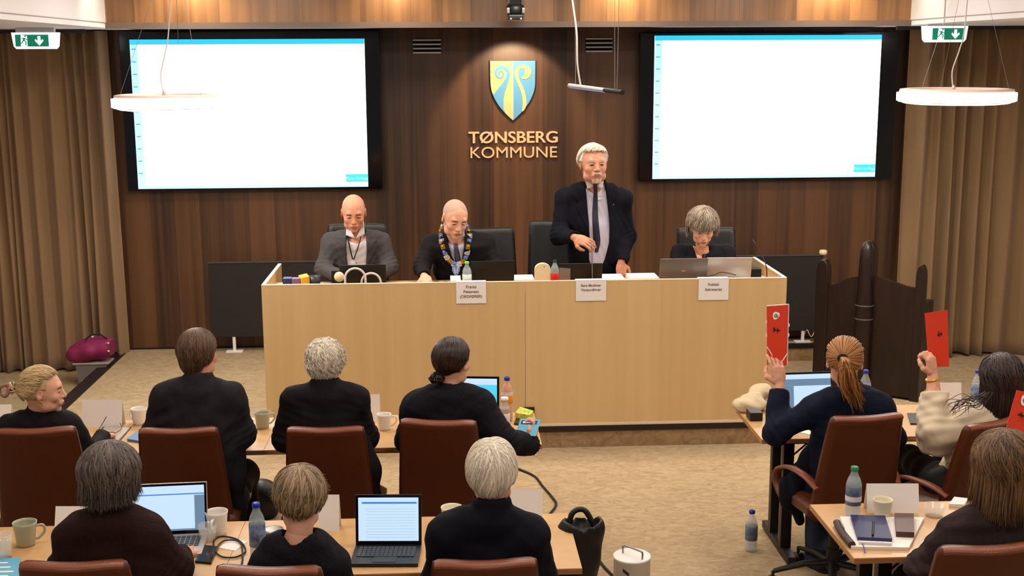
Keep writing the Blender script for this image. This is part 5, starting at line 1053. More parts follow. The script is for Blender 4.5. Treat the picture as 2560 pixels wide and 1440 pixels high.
nO = PP(2490, 1280, 4.2)
FO = seated_back('seated woman with long brown hair and a taupe jacket at the bottom right corner', (PP(2510, 1165, 4.22), PI-.05, .1, 0, 1.08), nO,
    [PP(2385, 1335, 4.2), PP(2590, 1330, 4.2)], [PP(2310, 1420, 4.24), PP(2690, 1330, 4.3)], [PP(2360, 1400, 4.5), PP(2620, 1165, 4.42)], 'taupe_jacket', 141, collar=.0, skin='skin_light', nr=.048, hands=(rest(1), dict(d=(-.15, .1, 1), n=(-.3, -.9, .0), side=1, curl=(.6, .7, .8, .8), thumb=.8)), rs=(.07, .062, .048), wh=.2, ww=.19, wc=.2, ws=.19, wr_amp=.007, **kwf)
# =========================================== hair of the seated people
def add_bun(lines, c, r, seed, n=60, rad=.005, squash=(1, 1, 1)):
    rr = np.random.RandomState(seed)
    for i in range(n):
        ax = unit(rr.randn(3)); u = unit(np.cross(ax, rr.randn(3))); w = np.cross(ax, u); a0 = rr.rand()*6; R_ = r*rr.uniform(.75, 1.02); ln = [c+(u*math.cos(a0+t)*R_+w*math.sin(a0+t)*R_)*np.array(squash) for t in np.linspace(0, 2.6, 10)]; lines.append((ln, rad))
# E: swept up, pinned at the back
l_, g_ = hair_std(FE, '', 420, .012, .0046, .002, 3, ends=(-.8, -.12, .62), crown=(0, 1, .12), front_max=3.1, swirl=.25, seed=12, k_pts=12)
bun = FE['hc']+FE['HR'] @ (V(0, .135, .015)*FE['hs']); add_bun(l_, bun, .028, 5, 36, .0055); hair_done(FE, l_, g_, 'hair_blonde')
MB().tube(spline([bun+V(-.01, -.02, .02), bun+V(-.045, -.03, .012), bun+V(-.05, -.02, -.02), bun+V(-.02, -.03, -.03)], 5, True), .008, 7, True).link('hair_tie', mat('mauve_cloth', (150, 108, 100), .8), FE['root'])
ea = FE['hc']+FE['HR'] @ (V(-.084, .0, -.045)*FE['hs']); MB().tube([ea+V(.0, math.sin(a)*.002, math.cos(a)*.011) + V(math.sin(a)*.009, 0, 0) for a in np.linspace(0, 6.28, 12)[:-1]], .0022, 5, True).link('earring', 'gold', FE['root'])
# F: brown, straight to the collar
l_, g_ = hair_std(FF, '', 620, .011, .0050, .002, 3, ends=(-.62, -.45, .3), drop=(.058, .03, 0), crown=(.1, -.1, 1), front_max=2.1, swirl=.3, seed=13, mess=.25); hair_done(FF, l_, g_, 'hair_brown')
# G: curly grey
l_, g_ = hair_std(FGm, '', 800, .013, .0058, .006, 9, curl=1.0, ends=(-.75, -.5, .3), drop=(.02, .01, 0), crown=(0, .3, 1), front_max=2.2, swirl=.3, seed=14, mess=.5); hair_done(FGm, l_, g_, 'hair_curly_grey')
# H: dark, pulled back to a low bun on the left
l_, g_ = hair_std(FH, '', 520, .011, .0045, .001, 3, ends=(-.95, -.25, .5), crown=(.1, -.2, 1), front_max=2.4, swirl=.2, seed=15, jit=.08)
bun = PP(1092, 944, 5.72); add_bun(l_, bun, .034, 6, 46, .006, (1.15, 1, .85)); hair_done(FH, l_, g_, 'hair_dark')
# I: ginger ponytail
l_, g_ = hair_std(FI, '', 460, .013, .0042, .001, 3, ends=(-.62, -.25, .45), crown=(0, -.5, 1), front_max=2.3, swirl=.05, seed=16)
hc, hR, s_ = FI['hc'], FI['HR'], FI['hs']; tie = PP(2107, 896, 5.78-.125); rr = np.random.RandomState(5); l2 = []
dT = unit(hR.T @ (tie-hc-hR @ V(0, .012, .026))); pu = unit(np.cross(dT, V(0, 0, 1))); pv = np.cross(dT, pu)
for i in range(620):   # hair drawn to the tie
    a_ = rr.rand()*6.283; pd = pu*math.cos(a_)+pv*math.sin(a_); th = rr.uniform(1.15, 1.9) if pd[2] > -.35 else rr.uniform(.5, .85)
    if abs(pd[0]) > .75 and pd[2] < .4: th = rr.uniform(.9, 1.25)
    d1 = dT*math.cos(th)+pd*math.sin(th); lo_ = rr.uniform(.010, .0155); ln = [hc+hR @ scalp(V(0, 0, 0), np.eye(3), s_, slerp(d1, dT, t), lo_+.002*math.sin(t*3)) for t in np.linspace(rr.uniform(0, .25), .97, 11)]; l2.append((ln, .0030))
for i in range(340):
    o = np.clip(rr.randn(3), -1.8, 1.8)*.010; e = V(rr.normal(0, .016), rr.normal(0, .010), rr.normal(0, .026)); p0 = tie+o*.5; p1 = tie+V(.004, -.042, -.03)+o*1.5; p2 = PP(2120, 950, 5.64)+o*2.0; p3 = PP(2142, 998, 5.66)+o*1.3+e; l2.append((spline([p0, p1, p2, p3], 6), .0036))
hair_done(FI, l2, g_, 'hair_ginger'); MB().tube([tie+hR @ (V(math.cos(a)*.021, 0, math.sin(a)*.017)) for a in np.linspace(0, 6.28, 14)[:-1]], .006, 7, True).link('hair_tie', 'matte_black', FI['root'])
# J: long dark hair down the back with curly ends
l_, g_ = hair_std(FJ, '', 620, .018, .0055, .004, 5, ends=(-.55, -.35, .35), drop=(.16, .14, .02), crown=(0, -.2, 1), front_max=2.4, swirl=.15, seed=17, curl=.25, tail_in=-.05)
for i in range(22):
    rr = np.random.RandomState(100+i); o = rr.randn(3)*.010; a_ = rr.rand()*6; l_.append((spline([PP(2470, 985, 5.62)+o, PP(2446, 1006+5*math.sin(a_), 5.60)+o*1.6, PP(2420, 1006+8*math.sin(a_+2), 5.60)+o*2.2, PP(2392, 1020+8*math.sin(a_+4), 5.61)+o*2.4, PP(2372+rr.uniform(0, 26), 1028+rr.uniform(-6, 14), 5.61)+o*2], 6), .0024))
hair_done(FJ, l_, g_, 'hair_espresso')
# L: grey bob curling at the ends
l_, g_ = hair_std(FL, '', 760, .016, .0056, .004, 4, ends=(-.5, -.4, .2), drop=(.075, .075, .02), crown=(.05, -.05, 1), front_max=2.5, swirl=.25, seed=18, curl=.35, tail_in=-.25, scale=(1.12, 1, 1), mess=.2); hair_done(FL, l_, g_, 'hair_ash')
# M: short tousled
l_, g_ = hair_std(FM, '', 900, .016, .0052, .004, 4, ends=(-.72, -.35, .3), drop=(.006, .004, 0), crown=(-.05, .25, 1), front_max=2.3, swirl=.7, seed=19, flick=.35, mess=.5, tmin=.0); hair_done(FM, l_, g_, 'hair_tousled')
# N: white swept
l_, g_ = hair_std(FN, '', 760, .013, scale=(1, 1, 1.1), r=.0052, wave=.002, wf=3, ends=(-.78, -.42, .3), drop=(.012, .004, 0), crown=(.0, .5, 1), front_max=2.2, swirl=.9, seed=20); hair_done(FN, l_, g_, 'hair_silver')
# O: long brown
F_ = FN; n_ = nN; up = unit(FN['hc']-n_+V(0, .0, .06)); x_ = unit(np.cross(V(0, 1, 0), up)); MB().lathe([(.071, .0), (.068, .052), (.063, .052), (.066, .0)], n_+up*.0, 32, np.stack([x_, np.cross(up, x_), up], 1), cap=False).link('shirt_collar', 'shirt_white', FN['root'])
l_, g_ = hair_std(FO, '', 820, .018, .0060, .004, 5, ends=(-.5, -.35, .3), drop=(.16, .15, .04), crown=(.1, -.1, 1), front_max=2.5, swirl=.12, seed=22, curl=.2, tail_in=-.12, scale=(1.08, 1, 1)); hair_done(FO, l_, g_, 'hair_long_brown')
# ================================================================= SMALL THINGS
def on(px, py, z=TT): return Z(px, py, z)
def bottle(c, H, r, cap, label, liquid=None, fill=.8, lab=(.3, .62), text_='', group=None, body='pet_clear', labm='label_blue', capw=.5, band=None):
    c = np.asarray(c, float); t = empty('drink_bottle', c, label, 'bottle', group)
    pr = [(.0, .004), (.75, .0), (.96, .03), (1, .08), (1, .30), (.95, .34), (.95, .58), (1, .62), (1, .66), (.8, .76), (.5, .85), (.40, .90), (.40, .945)]
    pr = [(a*r, b_*H) for a, b_ in pr]
    MB().lathe(pr, c, 24, cap=False).link('body', body, t)
    if liquid: 
        q = [(a*.93, b_+.002) for a, b_ in pr if b_ <= fill*H]; MB().lathe(q+[(0, q[-1][1])], c, 24, cap=False).link('drink', liquid, t)
    L_ = MB().lathe([(r*.99, lab[0]*H), (r*1.02, lab[0]*H+.001), (r*1.02, lab[1]*H-.001), (r*.99, lab[1]*H)], c, 24, cap=False).link('label', labm, t)
    MB().lathe([(r*capw, .925*H), (r*capw, 1.0*H-.003), (r*capw*.8, H), (0, H)], c, 18, cap=False).link('cap', cap, t)
    if band: MB().lathe([(r*1.03, band[0]*H), (r*1.03, band[1]*H)], c, 24, cap=False).link('label_print', band[2], L_)
    return t
def mug(c, r, H, m_, label, ha=None, group='cups and mugs on the tables', taper=.72):
    c = np.asarray(c, float); t = empty('coffee_mug' if ha is not None else 'paper_cup', c, label, 'mug' if ha is not None else 'cup', group)
    MB().lathe([(0, .0), (r*taper, .0), (r*(taper+.06), .01), (r*.96, H*.9), (r, H), (r*.93, H), (r*.9, H*.88), (r*(taper-.02), .012), (0, .012)], c, 28, cap=False).link('cup', m_, t)
    if ha is not None:
        d = V(math.cos(ha), math.sin(ha), 0); MB().tube(spline([c+d*r*.86+V(0, 0, H*.78), c+d*(r*.95+.022)+V(0, 0, H*.78), c+d*(r*.9+.03)+V(0, 0, H*.5), c+d*(r*.8+.012)+V(0, 0, H*.25), c+d*r*.76+V(0, 0, H*.24)], 5), .0055, 8).link('handle', m_, t)
    return t
def tent(x0, x1, yt, yb, z, label, lines=None, yaw=0, depth=.07, thing_='name_card'):
    """folded white card; the side facing the camera fills the pixel box"""
    a = on(x0, yb, z); b = on(x1, yb, z); d = unit(b-a); n = np.cross(d, V(0, 0, 1)); m_ = (a+b)/2; tp = P((x0+x1)/2, yt, m_[1]+depth*.35); H = tp[2]-z; w_ = np.linalg.norm(b-a)
    t = empty(thing_, m_, label, 'name card', 'folded white name cards on the meeting tables')
    bk = -n
    MB().prism([(0, 0), (w_, 0), (w_, 1), (0, 1)], a, d, bk*depth*.45+V(0, 0, H), bk*.0012).link('front_leaf', 'paper', t)
    MB().prism([(0, 0), (w_, 0), (w_, 1), (0, 1)], a+bk*depth*.9, d, -bk*depth*.45+V(0, 0, H), bk*.0012).link('back_leaf', 'paper', t)
    return t
def slab(name, label, cat, corners_px, z, th, m_, group=None, sub=None):
    """flat thing lying on a surface, outline given by the pixels of its footprint"""
    pts = [on(x, y, z) for x, y in corners_px]; c = np.mean(pts, 0)
    o = MB().prism([(p[0], p[1]) for p in pts], V(0, 0, z+.0006), V(1, 0, 0), V(0, 1, 0), (0, 0, th)).link(name, m_, None, c); return tag(o, label, cat, group)
def laptop(hinge, yaw, w_, d_, hl, tilt, body, lid, label, screen=None, keys='key_grey', logo=None, cat='laptop', name='laptop'):
    R = rotz(yaw); h0 = np.asarray(hinge, float); t = empty(name, h0, label, cat); L_ = lambda *p: h0+R @ np.array(p, float)
    MB().box(L_(0, -d_/2, .008), (w_, d_, .014), R, .003).link('base', body, t)
    kb = MB()
    for r_ in range(5):
        for k in range(13): kb.box(L_(-w_*.43+w_*.86*(k+.5)/13, -.025-d_*.52*(r_+.5)/5, .0168), (w_*.86/13*.82, d_*.52/5*.8, .002), R)
    kb.link('keyboard', keys, t)
    MB().box(L_(0, -d_*.78, .0158), (w_*.34, d_*.3, .0012), R).link('touchpad', 'silver_grey' if body != 'black_plastic' else 'key_dark', t)
    Rl = R @ rotx(-tilt); lc = L_(0, .002, .012); U = Rl @ V(0, 0, 1); Nf = Rl @ V(0, -1, 0)
    lo = MB().box(lc+U*hl/2, (w_, .007, hl), Rl, .003).link('lid', lid, t)
    if screen:
        mg = .012; MB().box(lc+U*hl/2+Nf*.0042, (w_-.008, .001, hl-.008), Rl).link('bezel', 'black_gloss', t)
        sc_ = MB().box(lc+U*(hl/2+.003)+Nf*.0052, (w_-2*mg, .001, hl-2*mg-.006), Rl).link('screen', screen[0], t)
        for k, (x0, x1, y0, y1, m_) in enumerate(screen[1]):
            W_ = w_-2*mg; H_ = hl-2*mg-.006; MB().box(lc+U*(hl/2+.003+((y0+y1)/2-.5)*H_)+Nf*.0062+R @ V(((x0+x1)/2-.5)*W_, 0, 0), ((x1-x0)*W_, .0008, (y1-y0)*H_), Rl).link('screen_content', m_, sc_)
    if logo: MB().box(lc+U*hl*.55-Nf*.0042, (.03, .0008, .009), Rl).link('logo', logo, lo)
    return t
def cable(name, pts, r, m_, label): return tag(link(name, MB().tube(spline(pts, 10), r, 7).mesh(), m_, None, pts[0]), label, 'cable')
# ---------- on the bench
BZ = BT
def bp(px, py, Y): return P(px, py, Y)
def bprop(px0, px1, py0, Y, d, name, m_, label, cat, bev=.003, zb=BZ):
    a = P(px0, py0, Y); b = P(px1, py0, Y); o = MB().bx(a[0], b[0], Y, Y+d, zb+.001, a[2], bev).link(name, m_, None, ((a[0]+b[0])/2, Y+d/2, zb)); return tag(o, label, cat)
bprop(706, 728, 697, 8.2, .08, 'small_box', 'navy_book', 'small navy box at the left end of the bench', 'box'); bprop(729, 750, 697, 8.2, .06, 'wrapper', mat('violet_wrap', (120, 90, 130), .5), 'violet wrapper beside the navy box at the left end of the bench', 'wrapper')
a = P(748, 703, 8.2); o = MB().box(a+V(.03, .03, -.0), (.06, .05, .07), rotx(.3) @ rotz(.5), .003).link('yellow_packet', mat('yellow_pack', (235, 180, 60), .5), None, (a[0]+.03, 8.23, BZ)); tag(o, 'yellow packet leaning between the wrapper and the black cup on the bench', 'packet')
t = empty('black_cup', P(786, 700, 8.25)*V(1, 1, 0)+V(0, 0, BZ), 'small black cup left of the man in the grey blazer', 'cup'); c_ = P(786, 690, 8.25); MB().lathe([(0, .001), (.036, .001), (.042, c_[2]-BZ), (.038, c_[2]-BZ), (.033, .01), (0, .01)], (c_[0], 8.25, BZ), 20, cap=False).link('cup', 'black_plastic', t)
laptop((P(908, 690, 8.24)[0], 8.24, BZ), PI+.03, .31, .21, P(908, 663, 8.22)[2]-BZ, .25, 'black_plastic', 'black_plastic', 'black laptop in front of the man in the grey blazer', None)
bprop(828, 851, 677, 8.19, .012, 'black_tablet', 'black_plastic', 'small black tablet standing beside the laptop of the man in grey', 'tablet')
q = P(858, 690, 8.17); o = MB().lathe([(0, -.004), (.034, -.004), (.034, .004), (0, .004)], (P(848, 690, 8.17)[0], 8.17, P(848, 692, 8.17)[2]+.0), 20, R=rotx(PI/2)).link('round_badge', 'cream_plastic', None, (q[0], 8.17, BZ)); tag(o, 'cream round badge leaning on the black tablet', 'badge')
for (xa, xb, yt, lb) in ((863, 914, 671, 'larger white cable loop standing up in front of the black laptop'), (904, 952, 683, 'smaller white cable loop standing up in front of the black laptop')):
    Y = 8.12 if xa < 900 else 8.135; a = P(xa, 708, Y); b = P(xb, 708, Y); tp = P((xa+xb)/2, yt, Y); cx_ = (a[0]+b[0])/2; rx = (b[0]-a[0])/2; hz = tp[2]-BZ
    pts = [V(cx_-rx, Y, BZ+.004)]+[V(cx_-rx*math.cos(k*PI/12), Y, tp[2]-rx+rx*math.sin(k*PI/12)) for k in range(13)]+[V(cx_+rx, Y, BZ+.004)]
    o = MB().tube(pts, .0075, 8).link('cable_loop', 'cable_white', None, (cx_, Y, BZ)); tag(o, lb, 'cable')
t = empty('reading_glasses', P(1103, 700, 8.3)*V(1, 1, 0)+V(0, 0, BZ), 'folded black glasses on the bench left of the signs', 'glasses'); g0 = V(P(1103, 700, 8.3)[0], 8.3, BZ+.035)
for s_x in (-.03, .03): MB().tube([g0+V(s_x+.024*math.cos(a_), 0, .014*math.sin(a_)-.004) for a_ in np.linspace(0, 6.28, 14)[:-1]], .0025, 5, True).link('lens_rim', 'black_plastic', t)
MB().tube([g0+V(-.055, .0, .0), g0+V(-.05, .06, -.015), g0+V(.02, .09, -.02)], .0025, 5).link('temple_arm', 'black_plastic', t)
o = MB().bx(g0[0]-.07, g0[0]+.07, 8.28, 8.42, BZ+.001, BZ+.022, .004).link('black_case', 'black_plastic', t)
for (x0, x1, py, Y, lb) in ((1126, 1152, 701, 8.3, 'small white paper pile left of the green-capped bottle'), (1282, 1336, 699, 8.3, 'white papers beside the white domed device'), (1500, 1562, 697, 8.3, 'white papers under the resting hand of the standing man'), (1575, 1648, 695, 8.3, 'white papers left of the grey laptop on the bench')):
    a = P(x0, py, Y); b = P(x1, py, Y); o = MB().bx(a[0], b[0], Y, Y+.2, BZ+.001, max(BZ+.004, a[2]-.002)).link('paper_sheets', 'paper', None, ((a[0]+b[0])/2, Y, BZ)); tag(o, lb, 'papers')
def bbottle(px, pyt, Y, r, *a, **k): c = P(px, pyt, Y); return bottle((c[0], Y, BZ+.001), c[2]-BZ, r, *a, **k)
bbottle(1167, 654, 8.17, .031, 'cap_lime', 'clear water bottle with bright green cap in front of the chain wearer', 'water', .8, lab=(.25, .58), labm=mat('label_pale', (214, 222, 216), .5))
laptop((P(1223, 690, 8.28)[0]+.02, 8.28, BZ), PI+.05, .30, .21, P(1223, 655, 8.25)[2]-BZ, .2, 'black_plastic', 'black_plastic', 'dark laptop with a pale top edge in front of the chain wearer', None)
# domed device
a = P(1337, 700, 8.2); b = P(1377, 700, 8.2); tp = P(1357, 659, 8.2); rx = (b[0]-a[0])/2; cx_ = (a[0]+b[0])/2
t = empty('domed_device', (cx_, 8.21, BZ), 'cream dome-topped table device on the bench beside the red-labelled bottle', 'device')
MB().prism([(-rx, 0), (rx, 0)]+[(rx*math.cos(k*PI/12), tp[2]-BZ-rx*.8+rx*.8*math.sin(k*PI/12)) for k in range(13)], (cx_, 8.19, BZ+.001), V(1, 0, 0), V(0, 0, 1), (0, .05, 0)).link('body', 'cream_plastic', t)
MB().lathe([(0, -.001), (.003, 0), (0, .002)], (cx_+.008, 8.188, tp[2]-.02), 8, R=rotx(PI/2)).link('status_light', 'dark_ink', t)
bbottle(1387, 650, 8.19, .029, 'black_plastic', 'small soda bottle with a red label on the bench', 'cola', .1, lab=(.28, .56), labm='label_red')
bprop(1398, 1426, 667, 8.26, .04, 'grey_speaker_block', 'silver_grey', 'small grey block behind the red-labelled bottle', 'device')
laptop((P(1450, 690, 8.3)[0], 8.3, BZ), PI-.03, .30, .21, P(1450, 659, 8.27)[2]-BZ, .3, 'black_plastic', 'black_plastic', 'black laptop in front of the standing man', None)
def gooseneck(px, Y, pts, label, tip='black_plastic', base=True, stem='steel'):
    c = P(px, 700, Y); t = empty('gooseneck_microphone', (c[0], Y, BZ), label, 'microphone', 'gooseneck microphones on the bench')
    MB().lathe([(0, 0), (.028, 0), (.026, .02), (.012, .03), (.006, .04)], (c[0], Y, BZ+.001), 16, cap=False).link('base', 'black_plastic', t)
    L_ = [V(c[0], Y, BZ+.03)]+[P(x, y, Y+dy) for x, y, dy in pts]; MB().tube(spline(L_, 8), .0035, 6).link('stem', stem, t)
    d_ = unit(L_[-1]-L_[-2]); MB().tube([L_[-1]-d_*.002, L_[-1]+d_*.03], [.006, .006], 8).link('microphone_tip', tip, t)
gooseneck(1481, 8.2, [(1480, 640, 0), (1479, 615, .0)], 'slim silver gooseneck microphone rising in front of the standing man', 'silver_light')
gooseneck(1917, 8.16, [(1916, 668, 0), (1905, 640, .06), (1886, 608, .12)], 'black gooseneck microphone leaning left at the right end of the bench', 'black_plastic', stem='dark_metal')
laptop((P(1706, 694, 8.2)[0], 8.2, BZ), PI+.03, .33, .22, P(1706, 648, 8.17)[2]-BZ, .22, 'silver_grey', mat('lid_grey', (128, 120, 114), .4, .5), 'grey laptop, left of the two in front of the grey-haired woman', None, logo='lid_logo' if mat('lid_logo', (190, 150, 130), .4) else None)
laptop((P(1819, 694, 8.24)[0], 8.24, BZ), PI-.06, .31, .22, P(1819, 644, 8.2)[2]-BZ, .3, 'silver_light', 'silver_light', 'silver laptop, right of the two in front of the grey-haired woman', None)
cable('laptop_cable', [P(1765, 692, 8.15), P(1790, 686, 8.15), P(1800, 681, 8.15), P(1822, 683, 8.15), P(1840, 688, 8.15)], .003, 'cable_black', 'thin black cable lying in front of the silver laptop on the bench')
a = P(1850, 690, 8.14); o = MB().prism([(-.08, 0), (.08, 0), (.075, .03), (.03, .045), (-.02, .045), (-.06, .028)], (a[0], 8.12, BZ+.001), V(1, 0, 0), V(0, 0, 1), (0, .08, 0)).link('crumpled_paper', 'paper', None, (a[0], 8.15, BZ)); tag(o, 'folded white paper heap at the right end of the bench', 'paper')
bprop(1877, 1904, 673, 8.24, .1, 'black_box', 'matte_black', 'small black box by the right side panel of the bench', 'box')
# signs hung over the panel front
def sign(x0, x1, yt, yb, lines, label):
    a = P(x0, yt, DYF); b = P(x1, yb, DYF); t = empty('name_sign', ((a[0]+b[0])/2, DYF, b[2]), label, 'sign', 'white name signs on the bench front')
    MB().bx(a[0], b[0], DYF-.006, DYF-.0045, b[2], DZT+.0025).bx(a[0], b[0], DYF-.006, DYF+.05, DZT+.001, DZT+.0025).link('sheet', 'paper', t)
    for k, (tx, py, sz) in enumerate(lines): q = P((x0+x1)/2, py, DYF); text(tx, sz, (q[0], DYF-.0065, q[2]-sz*.3), V(1, 0, 0), V(0, 0, 1), .0003, mat('sign_ink', (120, 98, 90), .8), 'printed_line', t, .0006)
sign(1140, 1215.5, 702, 757.5, [('Frantz', 717, .028), ('Pettersen', 729, .027), ('(ORDFØRER)', 741, .026)], 'white name sign with three lines of print, left of three on the bench front')
sign(1439.5, 1515, 700, 751, [('Bent Moldvær', 713.5, .024), ('Varaordfører', 724.5, .025)], 'white name sign with two tight lines, middle of three on the bench front')
sign(1746.5, 1820, 697, 749, [('Politisk', 711, .026), ('Sekretariat', 723.5, .026)], 'white name sign with two short lines, right of three on the bench front')
# ---------- purple bag on the bin
zr = P(230, 907, 9.93)[2]
g = G((-3.45, 9.8, zr-.02), (-2.75, 10.3, zr+.32), .009)
cb_ = P(232, 872, 10.02); g.ell(cb_+V(0, 0, -.0), (.175, .14, .095), roty(-.06), 0); g.ell(cb_+V(-.10, 0, -.04), (.11, .12, .075), None, .04); g.ell(cb_+V(.10, 0, .012), (.10, .12, .085), None, .04)
w_ = wrinkle(5, .008, 26); g.disp(w_); g.cut(lambda X, Y, Zz: zr+.002-Zz+0*X, .004); bm_ = g.mesh()
t = empty('duffel_bag', (cb_[0], 10.02, zr), 'magenta duffel bag resting on the grey bin by the left curtain', 'bag'); link('body', mesh_np('body', *bm_), 'magenta_cloth', t)
MB().tube(spline([P(212, 850, 9.93), P(228, 838, 9.95), P(250, 836, 9.97), P(268, 848, 9.98)], 6), .006, 6).link('handle', 'matte_black', t)
for q in ((231, 842), (270, 858), (271, 878)): MB().lathe([(0, -.01), (.012, -.004), (.012, .004), (0, .01)], P(q[0], q[1], 9.9), 10).link('buckle', 'silver_light', t)
# ---------- back row left
tent(204, 305, 999, 1068, TT, 'blank white name card in front of the blonde woman')
mug(on(349, 1060), .043, .088, 'ceramic_white', 'white mug half hidden behind the arm of the brown-haired man', 2.6)
mug(on(657, 1070), .043, .088, 'ceramic_sage', 'grey-green mug between the brown-haired and curly-haired men', .5)
mug(on(961, 1074), .039, .086, 'ceramic_white', 'white mug right of the curly grey-haired man', .2)
tent(927, 949, 986, 1052, TT, 'narrow white name card beside the shoulder of the curly grey-haired man')
tent(-20, 26, 1012, 1062, TT, 'white card at the left frame edge behind the blonde woman')
slab('papers', 'dark-edged grey papers under the eyeglasses by the blonde woman', 'papers', [(236, 1100), (296, 1103), (326, 1070), (262, 1069)], TT, .004, mat('paper_shade', (176, 160, 146), .6)); 
slab('papers_border', 'black clipboard rim under the grey papers by the blonde woman', 'clipboard', [(230, 1104), (298, 1107), (330, 1068), (258, 1067)], TT, .0015, 'black_plastic')
t = empty('eyeglasses', on(262, 1086, TT+.006), 'thin round eyeglasses lying on the grey papers', 'glasses'); g0 = on(262, 1086, TT+.010)
for k in (-1, 1): MB().tube([g0+V(k*.03+.023*math.cos(a_), -.0, 0)+V(0, .020*math.sin(a_), .004) for a_ in np.linspace(0, 6.28, 16)[:-1]], .0022, 5, True).link('lens_rim', 'dark_metal', t)
MB().tube(spline([g0+V(.05, .0, .004), g0+V(.07, .06, .01), g0+V(.055, .1, .03)], 5), .002, 5).link('temple_arm', 'dark_metal', t); MB().tube(spline([g0+V(-.05, .0, .004), g0+V(-.04, .08, .02), g0+V(-.02, .12, .06)], 5), .002, 5).link('temple_arm', 'dark_metal', t)
slab('blue_folder', 'blue folder poking out left of the brown-haired man', 'folder', [(318, 1103), (350, 1108), (356, 1082), (346, 1080)], TT, .012, mat('folder_blue', (84, 130, 176), .5))
slab('white_phone', 'pale smartphone beside the grey-green mug', 'phone', [(618, 1062), (632, 1060), (634, 1048), (622, 1049)], TT, .008, 'silver_light')
# laptop in front of dark haired woman
laptop(on(1180, 1052)+V(0, .06, 0), -.12, .30, .2, .215, .12, 'black_plastic', 'black_plastic', 'dark laptop with a blue screen in front of the bun-haired woman', ('lap_cyan', [(0, 1, .82, 1, 'lap_white')]))
bottle(on(1268, 1052), .245, .031, 'cap_blue', 'tall orange soda bottle with blue cap on the back-row table', 'orange_soda', .86, lab=(.42, .62), labm='label_orange', band=(.60, .68, 'shirt_white'))
bottle(on(1262, 1073), .175, .027, 'paper', 'small bottle with white cap in front of the orange soda bottle', 'smoothie', .7, lab=(.2, .52), labm='shirt_white', capw=.75)
t = slab('snack_pack', 'green and yellow snack pack by the orange soda bottle', 'snack pack', [(1288, 1045), (1325, 1052), (1334, 1040), (1300, 1030)], TT, .03, 'snack_green')
slab('dark_phone', 'dark smartphone under the snack pack', 'phone', [(1285, 1062), (1312, 1066), (1320, 1052), (1290, 1049)], TT, .009, 'black_gloss')
# ---------- back row right
laptop(on(2022, 1040)+V(0, .05, 0), .05, .31, .2, .215, .22, 'silver_light', 'black_plastic', 'open laptop in front of the ginger ponytail woman', ('lap_grey', [(0, 1, .86, 1, 'lap_white'), (.25, 1, 0, .66, 'lap_white')]))
bprop_t = P(1962, 966, 6.35); o = MB().box(P(1962, 998, 6.36), (.10, .008, .15), rotx(-.2), .003).link('tablet', 'lap_grey', None, on(1962, 1030)); tag(o, 'pale tablet screen left of the open laptop of the ponytail woman', 'tablet')
slab('note_paper', 'white paper by the elbow of the ponytail woman', 'paper', [(2000, 1082), (2028, 1088), (2030, 1072), (2006, 1070)], TT, .002, 'paper')
g = G(on(1880, 1028)-.25, on(1880, 1028)+.3, .01); c1 = on(1858, 1030)+V(0, .0, .035); c2 = on(1905, 1010)+V(0, .02, .07)
g.cone(c1, c2, .035, .06, 0, flat=(V(0, 0, 1), .7)); g.ell(on(1880, 1032)+V(0, .05, .03), (.10, .07, .035), None, .04); g.disp(wrinkle(8, .006, 40)); g.cut(lambda X, Y, Zz: TT+.001-Zz+0*X, 0)
o = link('cloth_pouch', mesh_np('cloth_pouch', *g.mesh()), 'beige_cloth', None, on(1880, 1030)); tag(o, 'crumpled beige cloth pouch on the table left of the ponytail woman', 'pouch')
o = MB().box(on(1888, 1050)+V(0, .02, .024), (.07, .09, .046), None, .006).link('black_case', 'black_plastic', None, on(1888, 1050)); tag(o, 'black case in front of the beige cloth pouch', 'case')
bottle(on(2160, 1028), .235, .031, 'cap_blue', 'water bottle with blue cap behind the shoulder of the ponytail woman', 'water', .7, group='clear water bottles')
bottle(on(2439, 1028), .235, .031, 'cap_blue', 'water bottle with blue cap beside the long dark hair', 'water', .7, group='clear water bottles')
tent(2342, 2404, 957, 1024, TT, 'white name card between the raised arm and the blue-capped bottle')
slab('dark_tablet', 'dark tablet lying between the two women on the right', 'tablet', [(2276, 1062), (2312, 1062), (2312, 1036), (2268, 1036)], TT, .008, 'black_plastic')
# ---------- front row left
mug(on(66, 1362), .048, .098, 'ceramic_sage', 'grey-green mug at the left end of the front table', .3)
mug(on(544, 1335), .047, .100, 'ceramic_white', 'tall white mug beside the silver laptop', -1.7)
mug(on(1130, 1318), .046, .09, 'paper_cup', 'white paper cup behind the white-haired man', None, taper=.7)
def glass(c, r, H, label):
    t = empty('drinking_glass', c, label, 'glass', 'clear drinking glasses'); MB().lathe([(0, .0), (r*.8, 0), (r, H), (r*.94, H), (r*.74, .008), (0, .008)], c, 24, cap=False).link('tumbler', 'glass_clear', t)
glass(on(8, 1395), .04, .10, 'clear drinking glass at the lower left frame edge'); glass(on(520, 1352), .038, .07, 'clear drinking glass between the laptop and the tall white mug')
t = empty('dark_cup', on(683, 1372), 'dark cup with a grey lid right of the blue-labelled bottle', 'cup'); c_ = on(683, 1372); MB().lathe([(0, 0), (.034, 0), (.042, .075), (0, .075)], c_, 20, cap=False).link('cup', mat('cup_brown', (70, 44, 34), .5), t); MB().lathe([(.044, .075), (.044, .082), (.03, .086), (0, .086)], c_, 20, cap=False).link('lid', 'silver_grey', t)
tent(136, 215, 1267, 1325, TT, 'white name card mostly hidden behind the woman in the brown sweater')
tent(796, 848, 1238, 1328, TT, 'white name card right of the tousled short hair')
tent(1262, 1356, 1224, 1322, TT, 'large white name card right of the white-haired man')
slab('note_paper', 'small white note behind the shoulder of the woman in black', 'paper', [(795, 1368), (836, 1368), (838, 1349), (805, 1349)], TT, .001, 'paper')
